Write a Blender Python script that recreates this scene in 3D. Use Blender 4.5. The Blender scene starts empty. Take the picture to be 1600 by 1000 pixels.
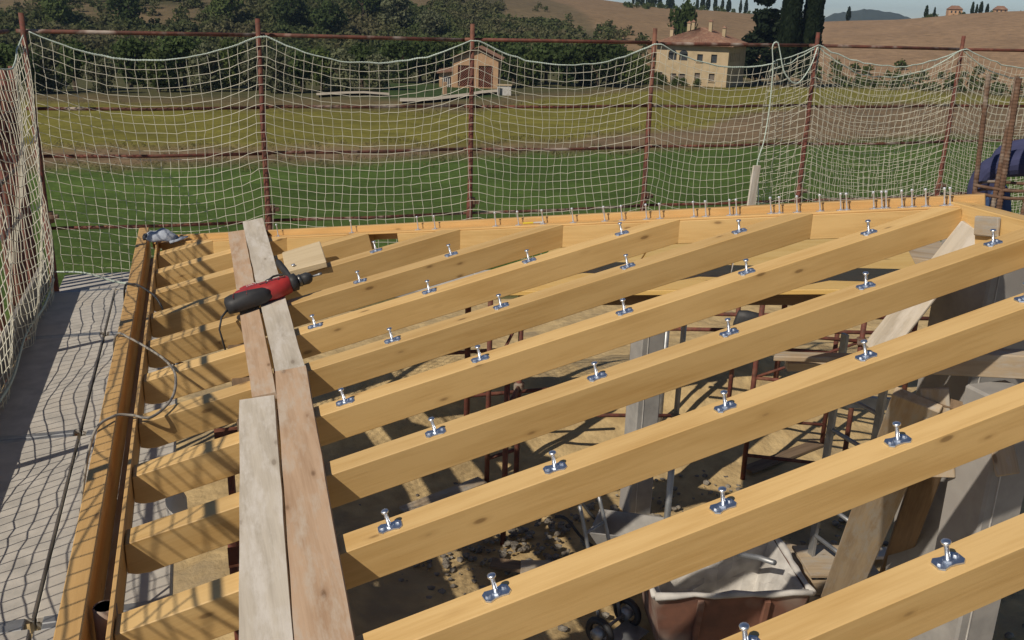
import bpy, bmesh, math, random
import numpy as np
from mathutils import Vector, Matrix
random.seed(7); RNG = np.random.default_rng(11)
scene = bpy.context.scene
C = scene.collection
rad = math.radians

# ------------------------------------------------------------------ camera
YAW, PITCH, ROLL = 0.3246004, 0.3149677, -0.0289356
fwd = Vector((math.sin(YAW)*math.cos(PITCH), math.cos(YAW)*math.cos(PITCH), -math.sin(PITCH)))
r0 = Vector((math.cos(YAW), -math.sin(YAW), 0)); d0 = fwd.cross(r0)
right = math.cos(ROLL)*r0 + math.sin(ROLL)*d0
down = -math.sin(ROLL)*r0 + math.cos(ROLL)*d0
cam = bpy.data.cameras.new('camera'); cam_o = bpy.data.objects.new('camera', cam); C.objects.link(cam_o)
up = -down; back = -fwd
cam_o.matrix_world = Matrix(((right.x, up.x, back.x, 0), (right.y, up.y, back.y, 0), (right.z, up.z, back.z, 4.3), (0, 0, 0, 1)))
cam.sensor_width = 36; cam.lens = 36*1477.5/1600; cam.clip_start = .05; cam.clip_end = 9000
scene.camera = cam_o

# ------------------------------------------------------------------ sky and sun
SUN = Vector((1, .53, -1.05)).normalized()          # travel direction of the light
w = bpy.data.worlds.new('World'); scene.world = w; w.use_nodes = True
nt = w.node_tree; bg = nt.nodes['Background']
sky = nt.nodes.new('ShaderNodeTexSky'); sky.sky_type = 'NISHITA'; sky.sun_disc = False
sky.sun_elevation = math.asin(-SUN.z); sky.sun_rotation = math.atan2(-SUN.x, -SUN.y)
sky.altitude = 0; sky.air_density = .6; sky.dust_density = .1; sky.ozone_density = 1.0
nt.links.new(sky.outputs['Color'], bg.inputs['Color']); bg.inputs['Strength'].default_value = .066
sl = bpy.data.lights.new('sun', 'SUN'); sl.energy = 3.75; sl.angle = rad(.53); sl.color = (1, .90, .76)
so = bpy.data.objects.new('sun', sl); C.objects.link(so); so.rotation_euler = SUN.to_track_quat('-Z', 'Y').to_euler()
scene.view_settings.view_transform = 'Standard'; scene.view_settings.look = 'None'
scene.view_settings.exposure = 0; scene.view_settings.gamma = 1

# ------------------------------------------------------------------ material helpers
def N_(t, typ, **kw):
    n = t.nodes.new(typ)
    for k, v in kw.items(): setattr(n, k, v)
    return n
def lk(t, a, b): t.links.new(a, b)
def newmat(name):
    m = bpy.data.materials.new(name); m.use_nodes = True
    t = m.node_tree; return m, t, t.nodes['Principled BSDF']
def ramp(t, fac, stops):
    r = N_(t, 'ShaderNodeValToRGB'); e = r.color_ramp.elements
    while len(e) < len(stops): e.new(.5)
    for el, (p, c) in zip(e, stops): el.position = p; el.color = (*c, 1) if len(c) == 3 else c
    lk(t, fac, r.inputs['Fac']); return r.outputs['Color']
def mixc(t, fac, a, b, mode='MIX'):
    m = N_(t, 'ShaderNodeMix', data_type='RGBA', blend_type=mode)
    for s, v in ((0, fac), (6, a), (7, b)):
        if isinstance(v, (int, float)): m.inputs[s].default_value = v
        elif isinstance(v, tuple): m.inputs[s].default_value = (*v, 1)
        else: lk(t, v, m.inputs[s])
    return m.outputs[2]
def coords(t, scale=(1, 1, 1), rnd=True):
    tc = N_(t, 'ShaderNodeTexCoord'); mp = N_(t, 'ShaderNodeMapping'); mp.inputs['Scale'].default_value = scale
    if rnd:
        oi = N_(t, 'ShaderNodeObjectInfo'); mu = N_(t, 'ShaderNodeMath', operation='MULTIPLY'); mu.inputs[1].default_value = 57.
        lk(t, oi.outputs['Random'], mu.inputs[0])
        ad = N_(t, 'ShaderNodeVectorMath', operation='ADD'); lk(t, tc.outputs['Object'], ad.inputs[0]); lk(t, mu.outputs[0], ad.inputs[1])
        lk(t, ad.outputs[0], mp.inputs['Vector'])
    else: lk(t, tc.outputs['Object'], mp.inputs['Vector'])
    return mp.outputs['Vector']
def noise(t, vec, scale, detail=4, rough=.55):
    n = N_(t, 'ShaderNodeTexNoise'); n.inputs['Scale'].default_value = scale; n.inputs['Detail'].default_value = detail
    n.inputs['Roughness'].default_value = rough; lk(t, vec, n.inputs['Vector']); return n.outputs['Fac']
def bump(t, b, h, strength=.3, dist=.01):
    n = N_(t, 'ShaderNodeBump'); n.inputs['Strength'].default_value = strength; n.inputs['Distance'].default_value = dist
    lk(t, h, n.inputs['Height']); lk(t, n.outputs['Normal'], b.inputs['Normal'])

def noise_mat(name, c1, c2, scale=8, rough=.8, bmp=.3, dist=.01, metallic=0, stretch=(1, 1, 1), c3=None, lo=.35, hi=.65, detail=5):
    m, t, b = newmat(name); v = coords(t, stretch)
    f = noise(t, v, scale, detail)
    col = ramp(t, f, [(lo, c1), (hi, c2)])
    if c3:
        g = noise(t, v, scale*.3, 3); col = mixc(t, ramp(t, g, [(.52, (0, 0, 0)), (.68, (1, 1, 1))]), col, c3)
    lk(t, col, b.inputs['Base Color']); b.inputs['Roughness'].default_value = rough; b.inputs['Metallic'].default_value = metallic
    if bmp: bump(t, b, f, bmp, dist)
    return m

def wood_mat(name, light, dark, knot=(.10, .05, .02), rough=.55, grain=1., kn=True, wear=None, tint=.12):
    """timber, grain along local X"""
    m, t, b = newmat(name)
    v = coords(t, (1, 1, 1))
    big = noise(t, coords(t, (.9, 7, 7)), 2.2, 3)
    mp = coords(t, (1.2, 34, 34)); fine = noise(t, mp, 3.0*grain, 6, .65)
    s = N_(t, 'ShaderNodeMath', operation='ADD'); lk(t, big, s.inputs[0])
    mu = N_(t, 'ShaderNodeMath', operation='MULTIPLY'); lk(t, fine, mu.inputs[0]); mu.inputs[1].default_value = .55; lk(t, mu.outputs[0], s.inputs[1])
    col = ramp(t, s.outputs[0], [(.52, dark), (.88, light)])
    if kn:
        kv = coords(t, (6, 16, 16)); vo = N_(t, 'ShaderNodeTexVoronoi'); vo.inputs['Scale'].default_value = 1.0; lk(t, kv, vo.inputs['Vector'])
        halo = ramp(t, vo.outputs['Distance'], [(.10, (1, 1, 1)), (.30, (0, 0, 0))])
        core = ramp(t, vo.outputs['Distance'], [(.10, (1, 1, 1)), (.17, (0, 0, 0))])
        sel = N_(t, 'ShaderNodeSeparateColor'); lk(t, vo.outputs['Color'], sel.inputs[0])
        gt = N_(t, 'ShaderNodeMath', operation='GREATER_THAN'); gt.inputs[1].default_value = .80; lk(t, sel.outputs[0], gt.inputs[0])
        f1 = N_(t, 'ShaderNodeMath', operation='MULTIPLY'); lk(t, halo, f1.inputs[0]); lk(t, gt.outputs[0], f1.inputs[1])
        f1b = N_(t, 'ShaderNodeMath', operation='MULTIPLY'); lk(t, f1.outputs[0], f1b.inputs[0]); f1b.inputs[1].default_value = .3
        col = mixc(t, f1b.outputs[0], col, (dark[0]*.62, dark[1]*.52, dark[2]*.42))
        f2 = N_(t, 'ShaderNodeMath', operation='MULTIPLY'); lk(t, core, f2.inputs[0]); lk(t, gt.outputs[0], f2.inputs[1])
        f2b = N_(t, 'ShaderNodeMath', operation='MULTIPLY'); lk(t, f2.outputs[0], f2b.inputs[0]); f2b.inputs[1].default_value = .55
        col = mixc(t, f2b.outputs[0], col, knot)
    if wear:
        wf = noise(t, coords(t, (1.5, 6, 6)), 2.6, 5, .7); col = mixc(t, ramp(t, wf, [(.46, (0, 0, 0)), (.64, (1, 1, 1))]), col, wear)
    oi = N_(t, 'ShaderNodeObjectInfo'); hs = N_(t, 'ShaderNodeHueSaturation')
    mr = N_(t, 'ShaderNodeMapRange'); mr.inputs['To Min'].default_value = 1-tint; mr.inputs['To Max'].default_value = 1+tint*.6
    lk(t, oi.outputs['Random'], mr.inputs['Value']); lk(t, mr.outputs[0], hs.inputs['Value']); lk(t, col, hs.inputs['Color'])
    lk(t, hs.outputs[0], b.inputs['Base Color']); b.inputs['Roughness'].default_value = rough
    bump(t, b, fine, .18, .004)
    return m

M = {}
M['glulam'] = wood_mat('rafter_timber', (.69, .46, .19), (.565, .35, .125), tint=.15)
M['orange'] = wood_mat('orange_timber', (.63, .39, .15), (.51, .30, .105))
M['panel'] = wood_mat('yellow_panel', (.68, .47, .17), (.60, .38, .11), tint=.05)
M['white_plank'] = wood_mat('weathered_plank', (.56, .50, .41), (.40, .35, .28), knot=(.2, .16, .12), rough=.85, wear=(.62, .57, .50), tint=.08)
M['brown_plank'] = wood_mat('brown_plank', (.52, .36, .235), (.37, .235, .14), rough=.85, wear=(.52, .42, .32), tint=.1)
M['old_board'] = wood_mat('old_board', (.46, .36, .24), (.32, .235, .15), rough=.85, wear=(.42, .38, .32))
M['dark_board'] = wood_mat('dark_board', (.22, .15, .09), (.13, .085, .05), rough=.85)
M['pale_block'] = wood_mat('pale_block', (.70, .56, .35), (.60, .46, .27), kn=False)
M['rust'] = noise_mat('rusted_red_paint', (.17, .045, .03), (.085, .035, .022), 22, .75, .4, .004, c3=(.20, .085, .05))
M['rust_rail'] = noise_mat('rusted_rail', (.15, .05, .032), (.07, .032, .022), 14, .8, .4, .004, c3=(.36, .30, .25))
M['rebar'] = noise_mat('rebar_rust', (.17, .095, .058), (.10, .055, .034), 30, .85, .4, .003, c3=(.30, .25, .20))
M['cord'] = noise_mat('net_cord', (.80, .77, .63), (.68, .65, .52), 6, .9, 0)
M['rope'] = noise_mat('border_rope', (.58, .66, .58), (.44, .52, .45), 60, .9, .5, .004)
M['zinc'] = noise_mat('zinc_plate', (.84, .88, .94), (.70, .75, .82), 40, .36, .1, .001, metallic=1)
M['steel'] = noise_mat('galvanised_steel', (.40, .41, .42), (.28, .29, .30), 12, .5, .1, .002, metallic=.7)
M['deck'] = noise_mat('walkway_deck', (.54, .51, .46), (.40, .38, .345), 9, .75, .3, .004, c3=(.50, .46, .40))
M['toe'] = noise_mat('toe_board', (.25, .23, .20), (.16, .15, .14), 7, .8, .3, .004)
M['concrete'] = noise_mat('concrete', (.36, .345, .32), (.27, .26, .245), 7, .85, .3, .006, c3=(.30, .28, .26))
M['sand'] = noise_mat('sand', (.56, .41, .20), (.40, .285, .135), 5, .95, 1., .05, c3=(.33, .25, .14), detail=9)
M['gravel'] = noise_mat('gravel', (.30, .27, .22), (.12, .10, .08), 16, .95, 1., .04)
M['black'] = noise_mat('black_rubber', (.022, .022, .024), (.04, .04, .042), 12, .6, .1, .002)
M['red_plastic'] = noise_mat('drill_red', (.42, .035, .032), (.30, .03, .03), 14, .45, .1, .001)
M['chuck'] = noise_mat('chuck_metal', (.20, .19, .18), (.10, .10, .10), 20, .4, .1, .001, metallic=.8)
M['cable_grey'] = noise_mat('cable_grey', (.33, .30, .25), (.26, .235, .20), 10, .6, 0)
M['cap'] = noise_mat('cap_fabric', (.42, .46, .52), (.25, .28, .34), 18, .9, .3, .003)
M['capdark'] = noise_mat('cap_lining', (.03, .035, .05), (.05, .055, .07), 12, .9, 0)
M['white'] = noise_mat('white_plaster', (.62, .60, .56), (.46, .44, .41), 9, .9, .5, .01, c3=(.35, .33, .30))
M['skip_rust'] = noise_mat('skip_rust', (.22, .10, .065), (.14, .07, .05), 7, .8, .4, .006, c3=(.33, .26, .21))
M['navy'] = noise_mat('navy_trousers', (.046, .052, .125), (.034, .039, .095), 14, .9, .1, .003)
M['denim'] = noise_mat('denim', (.06, .11, .24), (.045, .08, .18), 16, .9, .4, .004)
M['skin'] = noise_mat('skin', (.48, .27, .18), (.42, .23, .15), 9, .6, 0)
M['hair'] = noise_mat('hair', (.025, .017, .012), (.045, .03, .02), 30, .8, .3, .003)
M['shoe'] = noise_mat('boot', (.10, .07, .045), (.06, .045, .03), 14, .8, .3, .003)
M['stucco'] = noise_mat('villa_stucco', (.50, .39, .24), (.40, .31, .185), .9, .9, .4, .03, c3=(.50, .38, .24))
M['stucco2'] = noise_mat('barn_stucco', (.52, .33, .19), (.42, .26, .15), 1.1, .9, .4, .03)
M['tile'] = noise_mat('roof_tile', (.30, .165, .105), (.19, .10, .068), 2.4, .9, .5, .03, c3=(.33, .215, .145))
M['lattice'] = noise_mat('brick_lattice', (.30, .12, .075), (.14, .055, .035), 3, .9, .6, .03)
M['glass'] = noise_mat('dark_window', (.06, .065, .07), (.03, .035, .04), 2, .25, 0)
M['shutter'] = noise_mat('shutter', (.18, .15, .12), (.13, .11, .09), 4, .8, 0)
M['trunk'] = noise_mat('bark', (.11, .08, .055), (.06, .045, .03), 6, .95, .6, .03)
M['track'] = noise_mat('gravel_track', (.50, .44, .34), (.40, .34, .26), .6, .95, .3, .03)
M['yellow_paint'] = noise_mat('pencil_yellow', (.65, .52, .04), (.60, .46, .03), 10, .5, 0)
M['blue'] = noise_mat('blue_plastic', (.03, .08, .32), (.025, .06, .25), 9, .4, 0)
def translucent(t, b, col, f=.42):
    tr = N_(t, 'ShaderNodeBsdfTranslucent'); lk(t, col, tr.inputs['Color']); mx = N_(t, 'ShaderNodeMixShader'); mx.inputs[0].default_value = f
    lk(t, b.outputs[0], mx.inputs[1]); lk(t, tr.outputs[0], mx.inputs[2]); lk(t, mx.outputs[0], t.nodes['Material Output'].inputs['Surface']); b.inputs['Specular IOR Level'].default_value = .2
def leaf_mat(name, a, b_):
    m, t, b = newmat(name)
    oi = N_(t, 'ShaderNodeObjectInfo'); v = coords(t, (1, 1, 1)); f = noise(t, v, .9, 4)
    col = ramp(t, f, [(.3, a), (.7, b_)])
    hs = N_(t, 'ShaderNodeHueSaturation'); mr = N_(t, 'ShaderNodeMapRange'); mr.inputs['To Min'].default_value = .75; mr.inputs['To Max'].default_value = 1.25
    lk(t, oi.outputs['Random'], mr.inputs['Value']); lk(t, mr.outputs[0], hs.inputs['Value']); lk(t, col, hs.inputs['Color'])
    lk(t, hs.outputs[0], b.inputs['Base Color']); b.inputs['Roughness'].default_value = .75; translucent(t, b, hs.outputs[0])
    return m
M['leaf_dark'] = leaf_mat('leaf_dark', (.050, .080, .025), (.096, .132, .042))
M['leaf_mid'] = leaf_mat('leaf_mid', (.074, .108, .030), (.13, .162, .050))
M['leaf_olive'] = leaf_mat('leaf_olive', (.115, .13, .068), (.18, .19, .105))
M['leaf_cypress'] = leaf_mat('leaf_cypress', (.016, .032, .013), (.036, .055, .020))

# ------------------------------------------------------------------ object helpers
def link(name, me, mat=None, parent=None, mw=None):
    if mat is not None and not me.materials: me.materials.append(mat)
    o = bpy.data.objects.new(name, me); C.objects.link(o)
    if parent is not None: o.parent = parent
    if mw is not None: o.matrix_basis = mw
    return o
def raw(name, v, f, mat, parent=None, mw=None, smooth=False):
    me = bpy.data.meshes.new(name); me.from_pydata([tuple(p) for p in v], [], f); me.update()
    if smooth: me.polygons.foreach_set('use_smooth', [True]*len(me.polygons))
    return link(name, me, mat, parent, mw)
def empty(name, mw=None):
    o = bpy.data.objects.new(name, None); o.empty_display_size = .1; C.objects.link(o)
    if mw is not None: o.matrix_basis = mw
    return o
def tag(o, label, cat, group=None):
    o['label'] = label; o['category'] = cat
    if group: o['group'] = group
    return o
def struct(o): o['kind'] = 'structure'; return o
def fix(bm):
    bmesh.ops.recalc_face_normals(bm, faces=bm.faces)
def box_me(name, sx, sy, sz, bev=.004, c=(0, 0, 0), jit=0):
    bm = bmesh.new(); bmesh.ops.create_cube(bm, size=1)
    for v in bm.verts:
        v.co = Vector((v.co.x*sx+c[0], v.co.y*sy+c[1], v.co.z*sz+c[2]))
        if jit: v.co += Vector([random.uniform(-jit, jit) for _ in range(3)])
    if bev: bmesh.ops.bevel(bm, geom=bm.edges[:], offset=bev, segments=1, affect='EDGES')
    me = bpy.data.meshes.new(name); bm.to_mesh(me); bm.free(); return me
def box(name, s, mat, parent=None, loc=(0, 0, 0), rz=0, bev=.004, c=(0, 0, 0), jit=0, mw=None):
    me = box_me(name, *s, bev=bev, c=c, jit=jit)
    return link(name, me, mat, parent, mw if mw is not None else Matrix.Translation(loc) @ Matrix.Rotation(rz, 4, 'Z'))
def tube_geo(path, r, sides=8, cap=True):
    path = [Vector(p) for p in path]; n = len(path); vs = []; fs = []
    rr = r if hasattr(r, '__len__') else [r]*n
    prev = None
    for i, p in enumerate(path):
        d = (path[min(i+1, n-1)]-path[max(i-1, 0)]).normalized()
        if prev is None:
            a = d.cross(Vector((0, 0, 1)));
            if a.length < .1: a = d.cross(Vector((1, 0, 0)))
        else: a = prev - d*prev.dot(d)
        a.normalize(); prev = a; b = d.cross(a)
        for k in range(sides):
            t = 2*math.pi*k/sides; vs.append(p+(a*math.cos(t)+b*math.sin(t))*rr[i])
    for i in range(n-1):
        for k in range(sides):
            fs.append((i*sides+k, i*sides+(k+1) % sides, (i+1)*sides+(k+1) % sides, (i+1)*sides+k))
    if cap: fs.append(tuple(range(sides))[::-1]); fs.append(tuple((n-1)*sides+k for k in range(sides)))
    return vs, fs
def tube(name, path, r, mat, parent=None, sides=8, mw=None, smooth=True):
    v, f = tube_geo(path, r, sides); return raw(name, v, f, mat, parent, mw, smooth)
def merge(parts):
    V = []; F = []
    for v, f in parts:
        o = len(V); V += list(v); F += [tuple(i+o for i in q) for q in f]
    return V, F
def beam_between(a, b, upv=Vector((0, 0, 1))):
    """matrix: origin a, local X toward b"""
    a, b = Vector(a), Vector(b); x = (b-a).normalized(); z = upv - x*upv.dot(x); z.normalize(); y = z.cross(x)
    return Matrix(((x.x, y.x, z.x, a.x), (x.y, y.y, z.y, a.y), (x.z, y.z, z.z, a.z), (0, 0, 0, 1))), (b-a).length
def plank(name, a, b, wd, th, mat, label, cat='plank', group=None, upv=Vector((0, 0, 1)), jit=.004, parent=None):
    mw, L = beam_between(a, b, upv)
    o = link(name, box_me(name, L, wd, th, .004, (L/2, 0, 0), jit), mat, parent, mw)
    if label: tag(o, label, cat, group)
    return o
def onum(i): return ['first', 'second', 'third', 'fourth', 'fifth', 'sixth', 'seventh', 'eighth', 'ninth', 'tenth', 'eleventh', 'twelfth', 'thirteenth', 'fourteenth', 'fifteenth', 'sixteenth', 'seventeenth', 'eighteenth', 'nineteenth', 'twentieth', 'twenty-first', 'twenty-second', 'twenty-third', 'twenty-fourth', 'twenty-fifth', 'twenty-sixth', 'twenty-seventh', 'twenty-eighth', 'twenty-ninth', 'thirtieth', 'thirty-first'][i]

# ------------------------------------------------------------------ terrain
def lerp(x, xs, ys): return np.interp(x, xs, ys)
RID_AZ = [-60, -17, -9, 4, 14.4, 19.9, 25.4, 29, 31.8, 35, 39.2, 42.3, 45.3, 51, 80]
RID_T = [.036, .0376, .035, .039, .0305, .0175, .0088, .0062, .0034, -.003, .003, .0093, .0117, .0166, .03]
def vnoise(x, y, s, seed=0):
    x = np.asarray(x)/s; y = np.asarray(y)/s
    return (np.sin(x*1.7+y*.6+seed)+np.sin(-x*.8+y*1.9+seed*2.1)+np.sin(x*3.1-y*2.3+seed*.7)*.5+np.sin(x*.5+y*4.1+seed*1.3)*.5)/3
def terrain_z(az, r):
    z = lerp(r, [0, 14, 22, 40, 170, 240], [-.06, -.06, -1.5, -3.7, -7.7, -8.5])
    Rr = lerp(az, [-60, 10, 25, 35, 45, 80], [620, 560, 560, 480, 480, 520])
    Hr = 4.3+lerp(az, RID_AZ, RID_T)*Rr
    k = np.clip((r-225)/(Rr-225), 0, 1); k = np.where(k < 1, 1-(1-k)**1.6, 1)
    z = z*(r < 240)+(-8.5)*(r >= 240)
    hill = -8.5+(Hr+8.5)*k
    zz = np.where(r > 225, np.maximum(hill, z*(r < 240)+(-8.5)*(r >= 240)), z)
    drop = np.clip((r-Rr)/900, 0, 1.5)
    zz = zz-np.where(r > Rr, 40*drop*drop+12*drop, 0)
    x = r*np.sin(np.radians(az)); y = r*np.cos(np.radians(az))
    amp = lerp(r, [0, 30, 60, 220, 330, 520, 700], [0, 0, .12, .3, 2.2, .8, 2])
    return zz+vnoise(x, y, 40, 3)*amp
AZ = np.concatenate([np.arange(-60, -14, 2.), np.arange(-14, 56, .25), np.arange(56, 82, 2.)])
RR = np.concatenate([[0.5], np.arange(3, 24, 1.5), np.geomspace(24, 700, 250), np.geomspace(720, 3200, 18)])
A2, R2 = np.meshgrid(AZ, RR); Z2 = terrain_z(A2, R2)
X2 = R2*np.sin(np.radians(A2)); Y2 = R2*np.cos(np.radians(A2))
nr, na = A2.shape
ver = np.stack([X2.ravel(), Y2.ravel(), Z2.ravel()], 1)
idx = np.arange(nr*na).reshape(nr, na)
fc = np.stack([idx[:-1, :-1].ravel(), idx[:-1, 1:].ravel(), idx[1:, 1:].ravel(), idx[1:, :-1].ravel()], 1)
me = bpy.data.meshes.new('ground'); me.from_pydata(ver.tolist(), [], fc.tolist())
GB = ([-60, -10, 7, 15.8, 26, 35, 43, 60], [58, 55.5, 55, 59, 66, 78, 92, 115])
BY = ([-60, -10, 3.3, 15.8, 22, 29.6, 34.8, 43, 60], [66, 66, 64, 67.6, 73.4, 92, 131, 174, 190])
YD = ([-60, -10, 3.4, 15.8, 22, 27.6, 34.7, 60], [114, 113, 99, 101, 132, 170, 198, 215])
def tan_patch(az, r):
    d = 4*np.sin(az*1.9)+3*np.sin(az*4.3)
    return ((az < -7.6) & (r > 292+d)) | ((az > -.5) & (az < 5.2) & (r > 300+d-3*np.abs(az-2.2)*-1)) | ((az > 11.5) & (az < 13.6) & (r > 322+d)) | ((az > 17.5) & (r > 318+d))
def zone_avg(az, r):
    return sum(zone(az, r*k) for k in (.965, .98, 1, 1.02, 1.04))/5
def zone(az, r):
    x = r*np.sin(np.radians(az)); y = r*np.cos(np.radians(az))
    wob = 1+.03*vnoise(x, y, 9, 1)+.02*vnoise(x, y, 3, 5)+.018*vnoise(x, y, 1.1, 9)+.03*vnoise(x, y, 22, 4)
    rr = r*wob
    col = np.zeros(az.shape+(3,))
    def st(m, c): col[m] = c
    st(rr < 1e9, (.080, .132, .030))
    st(rr < 15, (.33, .235, .125))
    b1 = lerp(az, *GB); b2 = lerp(az, *BY); b3 = lerp(az, *YD)
    st((rr > b1), (.20, .145, .088)); st((rr > b2), (.195, .182, .040)); st((rr > b3), (.15, .12, .062))
    st((rr > b3+18) & (r < 225), (.095, .095, .045))
    st((az > 10.3) & (az < 17.6) & (r > 118+(az-10.3)*1.2) & (r < 160), (.050, .082, .028))
    st(r > 222, (.25, .175, .105))
    n = vnoise(x, y, 45, 8)
    leftm = (az < 25-6*((r-225)/300)) & (r > 222)
    st(leftm & (n > -.62), (.092, .086, .048)); st(leftm & (n > .45), (.135, .112, .066)); st(leftm & (r > 350) & (n > .1), (.15, .118, .07))
    st(leftm & tan_patch(az, r), (.165, .130, .078))
    st((r > 222) & (~leftm) & (az > 35.4), (.30, .205, .128))
    st((r > 700), (.10, .12, .08))
    f = 1+.12*vnoise(x, y, 4, 2)+.12*vnoise(x, y, 14, 6)+.10*vnoise(x*.15, y, 1.6, 3)*(r < 200)
    trk = np.abs(((y+.25*x+2*vnoise(x, y, 30, 2)) % 13)-6.5)
    f = f*np.where((trk < .9) & (r < 200), .86, 1)
    return np.clip(col*f[..., None], .01, 1)
cols = zone_avg(A2, R2).reshape(-1, 3)
at = me.color_attributes.new('Col', 'FLOAT_COLOR', 'POINT'); at.data.foreach_set('color', np.concatenate([cols, np.ones((len(cols), 1))], 1).ravel())
me.polygons.foreach_set('use_smooth', [True]*len(me.polygons))
m, t, b = newmat('field_soil_and_crops')
va = N_(t, 'ShaderNodeVertexColor', layer_name='Col')
v = coords(t, (1, 1, 1), False); f1 = noise(t, v, .35, 8, .65); f2 = noise(t, v, 2.5, 6, .7)
c1 = mixc(t, .75, va.outputs['Color'], ramp(t, f1, [(.3, (.62, .62, .62)), (.7, (1.35, 1.3, 1.25))]), 'MULTIPLY')
c1 = mixc(t, .5, c1, ramp(t, f2, [(.3, (.6, .62, .6)), (.7, (1.4, 1.36, 1.3))]), 'MULTIPLY')
lk(t, c1, b.inputs['Base Color']); b.inputs['Roughness'].default_value = .95; b.inputs['Specular IOR Level'].default_value = .1
bump(t, b, f2, .8, .15)
me.materials.append(m)
struct(link('ground', me))

def polar(az, r, dz=0):
    a = math.radians(az); return Vector((r*math.sin(a), r*math.cos(a), float(terrain_z(np.array(az*1.), np.array(r*1.)))+dz))
# far blue hill
hv = []; hf = []
azs = np.arange(33.5, 44, .15); prof = lerp(azs, [33.5, 35.2, 36, 37, 37.6, 38.4, 39.3, 40.2, 41.5, 44], [-.012, .0005, .0065, .010, .0118, .0108, .0085, .003, -.006, -.012])
prof = prof+np.array([random.uniform(-.0006, .0006) for _ in azs])
for i, (az_, tt) in enumerate(zip(azs, prof)):
    a_ = math.radians(az_)
    for r_, z_ in ((1900, -30), (2300, 4.3+tt*2300), (2900, -40)): hv.append((r_*math.sin(a_), r_*math.cos(a_), z_))
for i in range(len(azs)-1):
    for k in range(2): hf.append((i*3+k, i*3+3+k, i*3+4+k, i*3+1+k))
M['far_wood'] = noise_mat('far_wooded_hill', (.035, .05, .035), (.06, .075, .05), .02, .95, .5, 3)
struct(raw('distant_hill', hv, hf, M['far_wood'], smooth=True))

# ------------------------------------------------------------------ foliage
def crown_arr(n, lobes, size, seed):
    g = np.random.default_rng(seed); P = []
    ws = np.array([l[3]**2 for l in lobes]); ws = ws/ws.sum()
    ch = g.choice(len(lobes), n, p=ws)
    L = np.array(lobes)[ch]
    d = g.normal(size=(n, 3)); d /= np.linalg.norm(d, axis=1)[:, None]
    rad_ = L[:, 3]*(g.uniform(.25, 1, n)**.45)*(1+.12*g.normal(size=n))
    c = L[:, :3]+d*rad_[:, None]*np.array([1, 1, .85])
    u = g.normal(size=(n, 3)); u /= np.linalg.norm(u, axis=1)[:, None]
    u2 = np.cross(u, d+g.normal(size=(n, 3))*.5); u2 /= np.linalg.norm(u2, axis=1)[:, None]
    s = size*g.uniform(.6, 1.4, n)[:, None]
    return np.stack([c-u*s-u2*s*.6, c+u*s-u2*s*.5, c+u*s*.8+u2*s*.6, c-u*s*.7+u2*s*.55], 1)
def quads_me(name, Q, mat):
    me = bpy.data.meshes.new(name); n = len(Q)
    me.vertices.add(n*4); me.vertices.foreach_set('co', Q.reshape(-1))
    me.loops.add(n*4); me.loops.foreach_set('vertex_index', np.arange(n*4, dtype=np.int32))
    me.polygons.add(n); me.polygons.foreach_set('loop_start', np.arange(0, n*4, 4, dtype=np.int32)); me.polygons.foreach_set('loop_total', np.full(n, 4, dtype=np.int32))
    me.update(calc_edges=True); me.materials.append(mat); return me
def round_lobes(h, wdt, seed, k=9):
    g = random.Random(seed); L = []
    for i in range(k):
        a_ = g.uniform(0, 6.28); q = g.uniform(0, .62)*wdt/2; zz = g.uniform(.18, .78)*h
        L.append((q*math.cos(a_), q*math.sin(a_), zz, g.uniform(.20, .32)*wdt))
    L.append((0, 0, h*.74, wdt*.25)); return L
def trunk_me(name, h, wdt, seed):
    g = random.Random(seed); parts = [tube_geo([(0, 0, -.4), (g.uniform(-.1, .1), 0, h*.25), (g.uniform(-.2, .2), g.uniform(-.2, .2), h*.62)], [.045*wdt, .035*wdt, .012*wdt], 6)]
    for i in range(5):
        a_ = g.uniform(0, 6.28); z0 = h*g.uniform(.2, .4)
        parts.append(tube_geo([(0, 0, z0), (.2*wdt*math.cos(a_), .2*wdt*math.sin(a_), z0+h*.22), (.34*wdt*math.cos(a_), .34*wdt*math.sin(a_), z0+h*.33)], [.02*wdt, .013*wdt, .005*wdt], 5))
    V, F = merge(parts); me = bpy.data.meshes.new(name); me.from_pydata([tuple(p) for p in V], [], F); me.materials.append(M['trunk']); return me
VAR = {}
for kind, mt in (('dark', 'leaf_dark'), ('mid', 'leaf_mid'), ('olive', 'leaf_olive')):
    for k in range(3):
        sd = hash((kind == 'mid')*10+(kind == 'olive')*20+k) % 1000
        VAR[kind, k] = (quads_me('crown', crown_arr(1500, round_lobes(7, 7, sd), .26, sd), M[mt]), trunk_me('trunk', 7, 7, sd))
def tree(name, kind, k, pos, s, rz, label, cat='tree', group=None, sz=None):
    e = empty(name, Matrix.Translation(pos) @ Matrix.Rotation(rz, 4, 'Z') @ Matrix.Diagonal((s, s, sz or s, 1)))
    tag(e, label, cat, group)
    link('crown', VAR[kind, k][0], parent=e); link('trunk', VAR[kind, k][1], parent=e)
    return e
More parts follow.
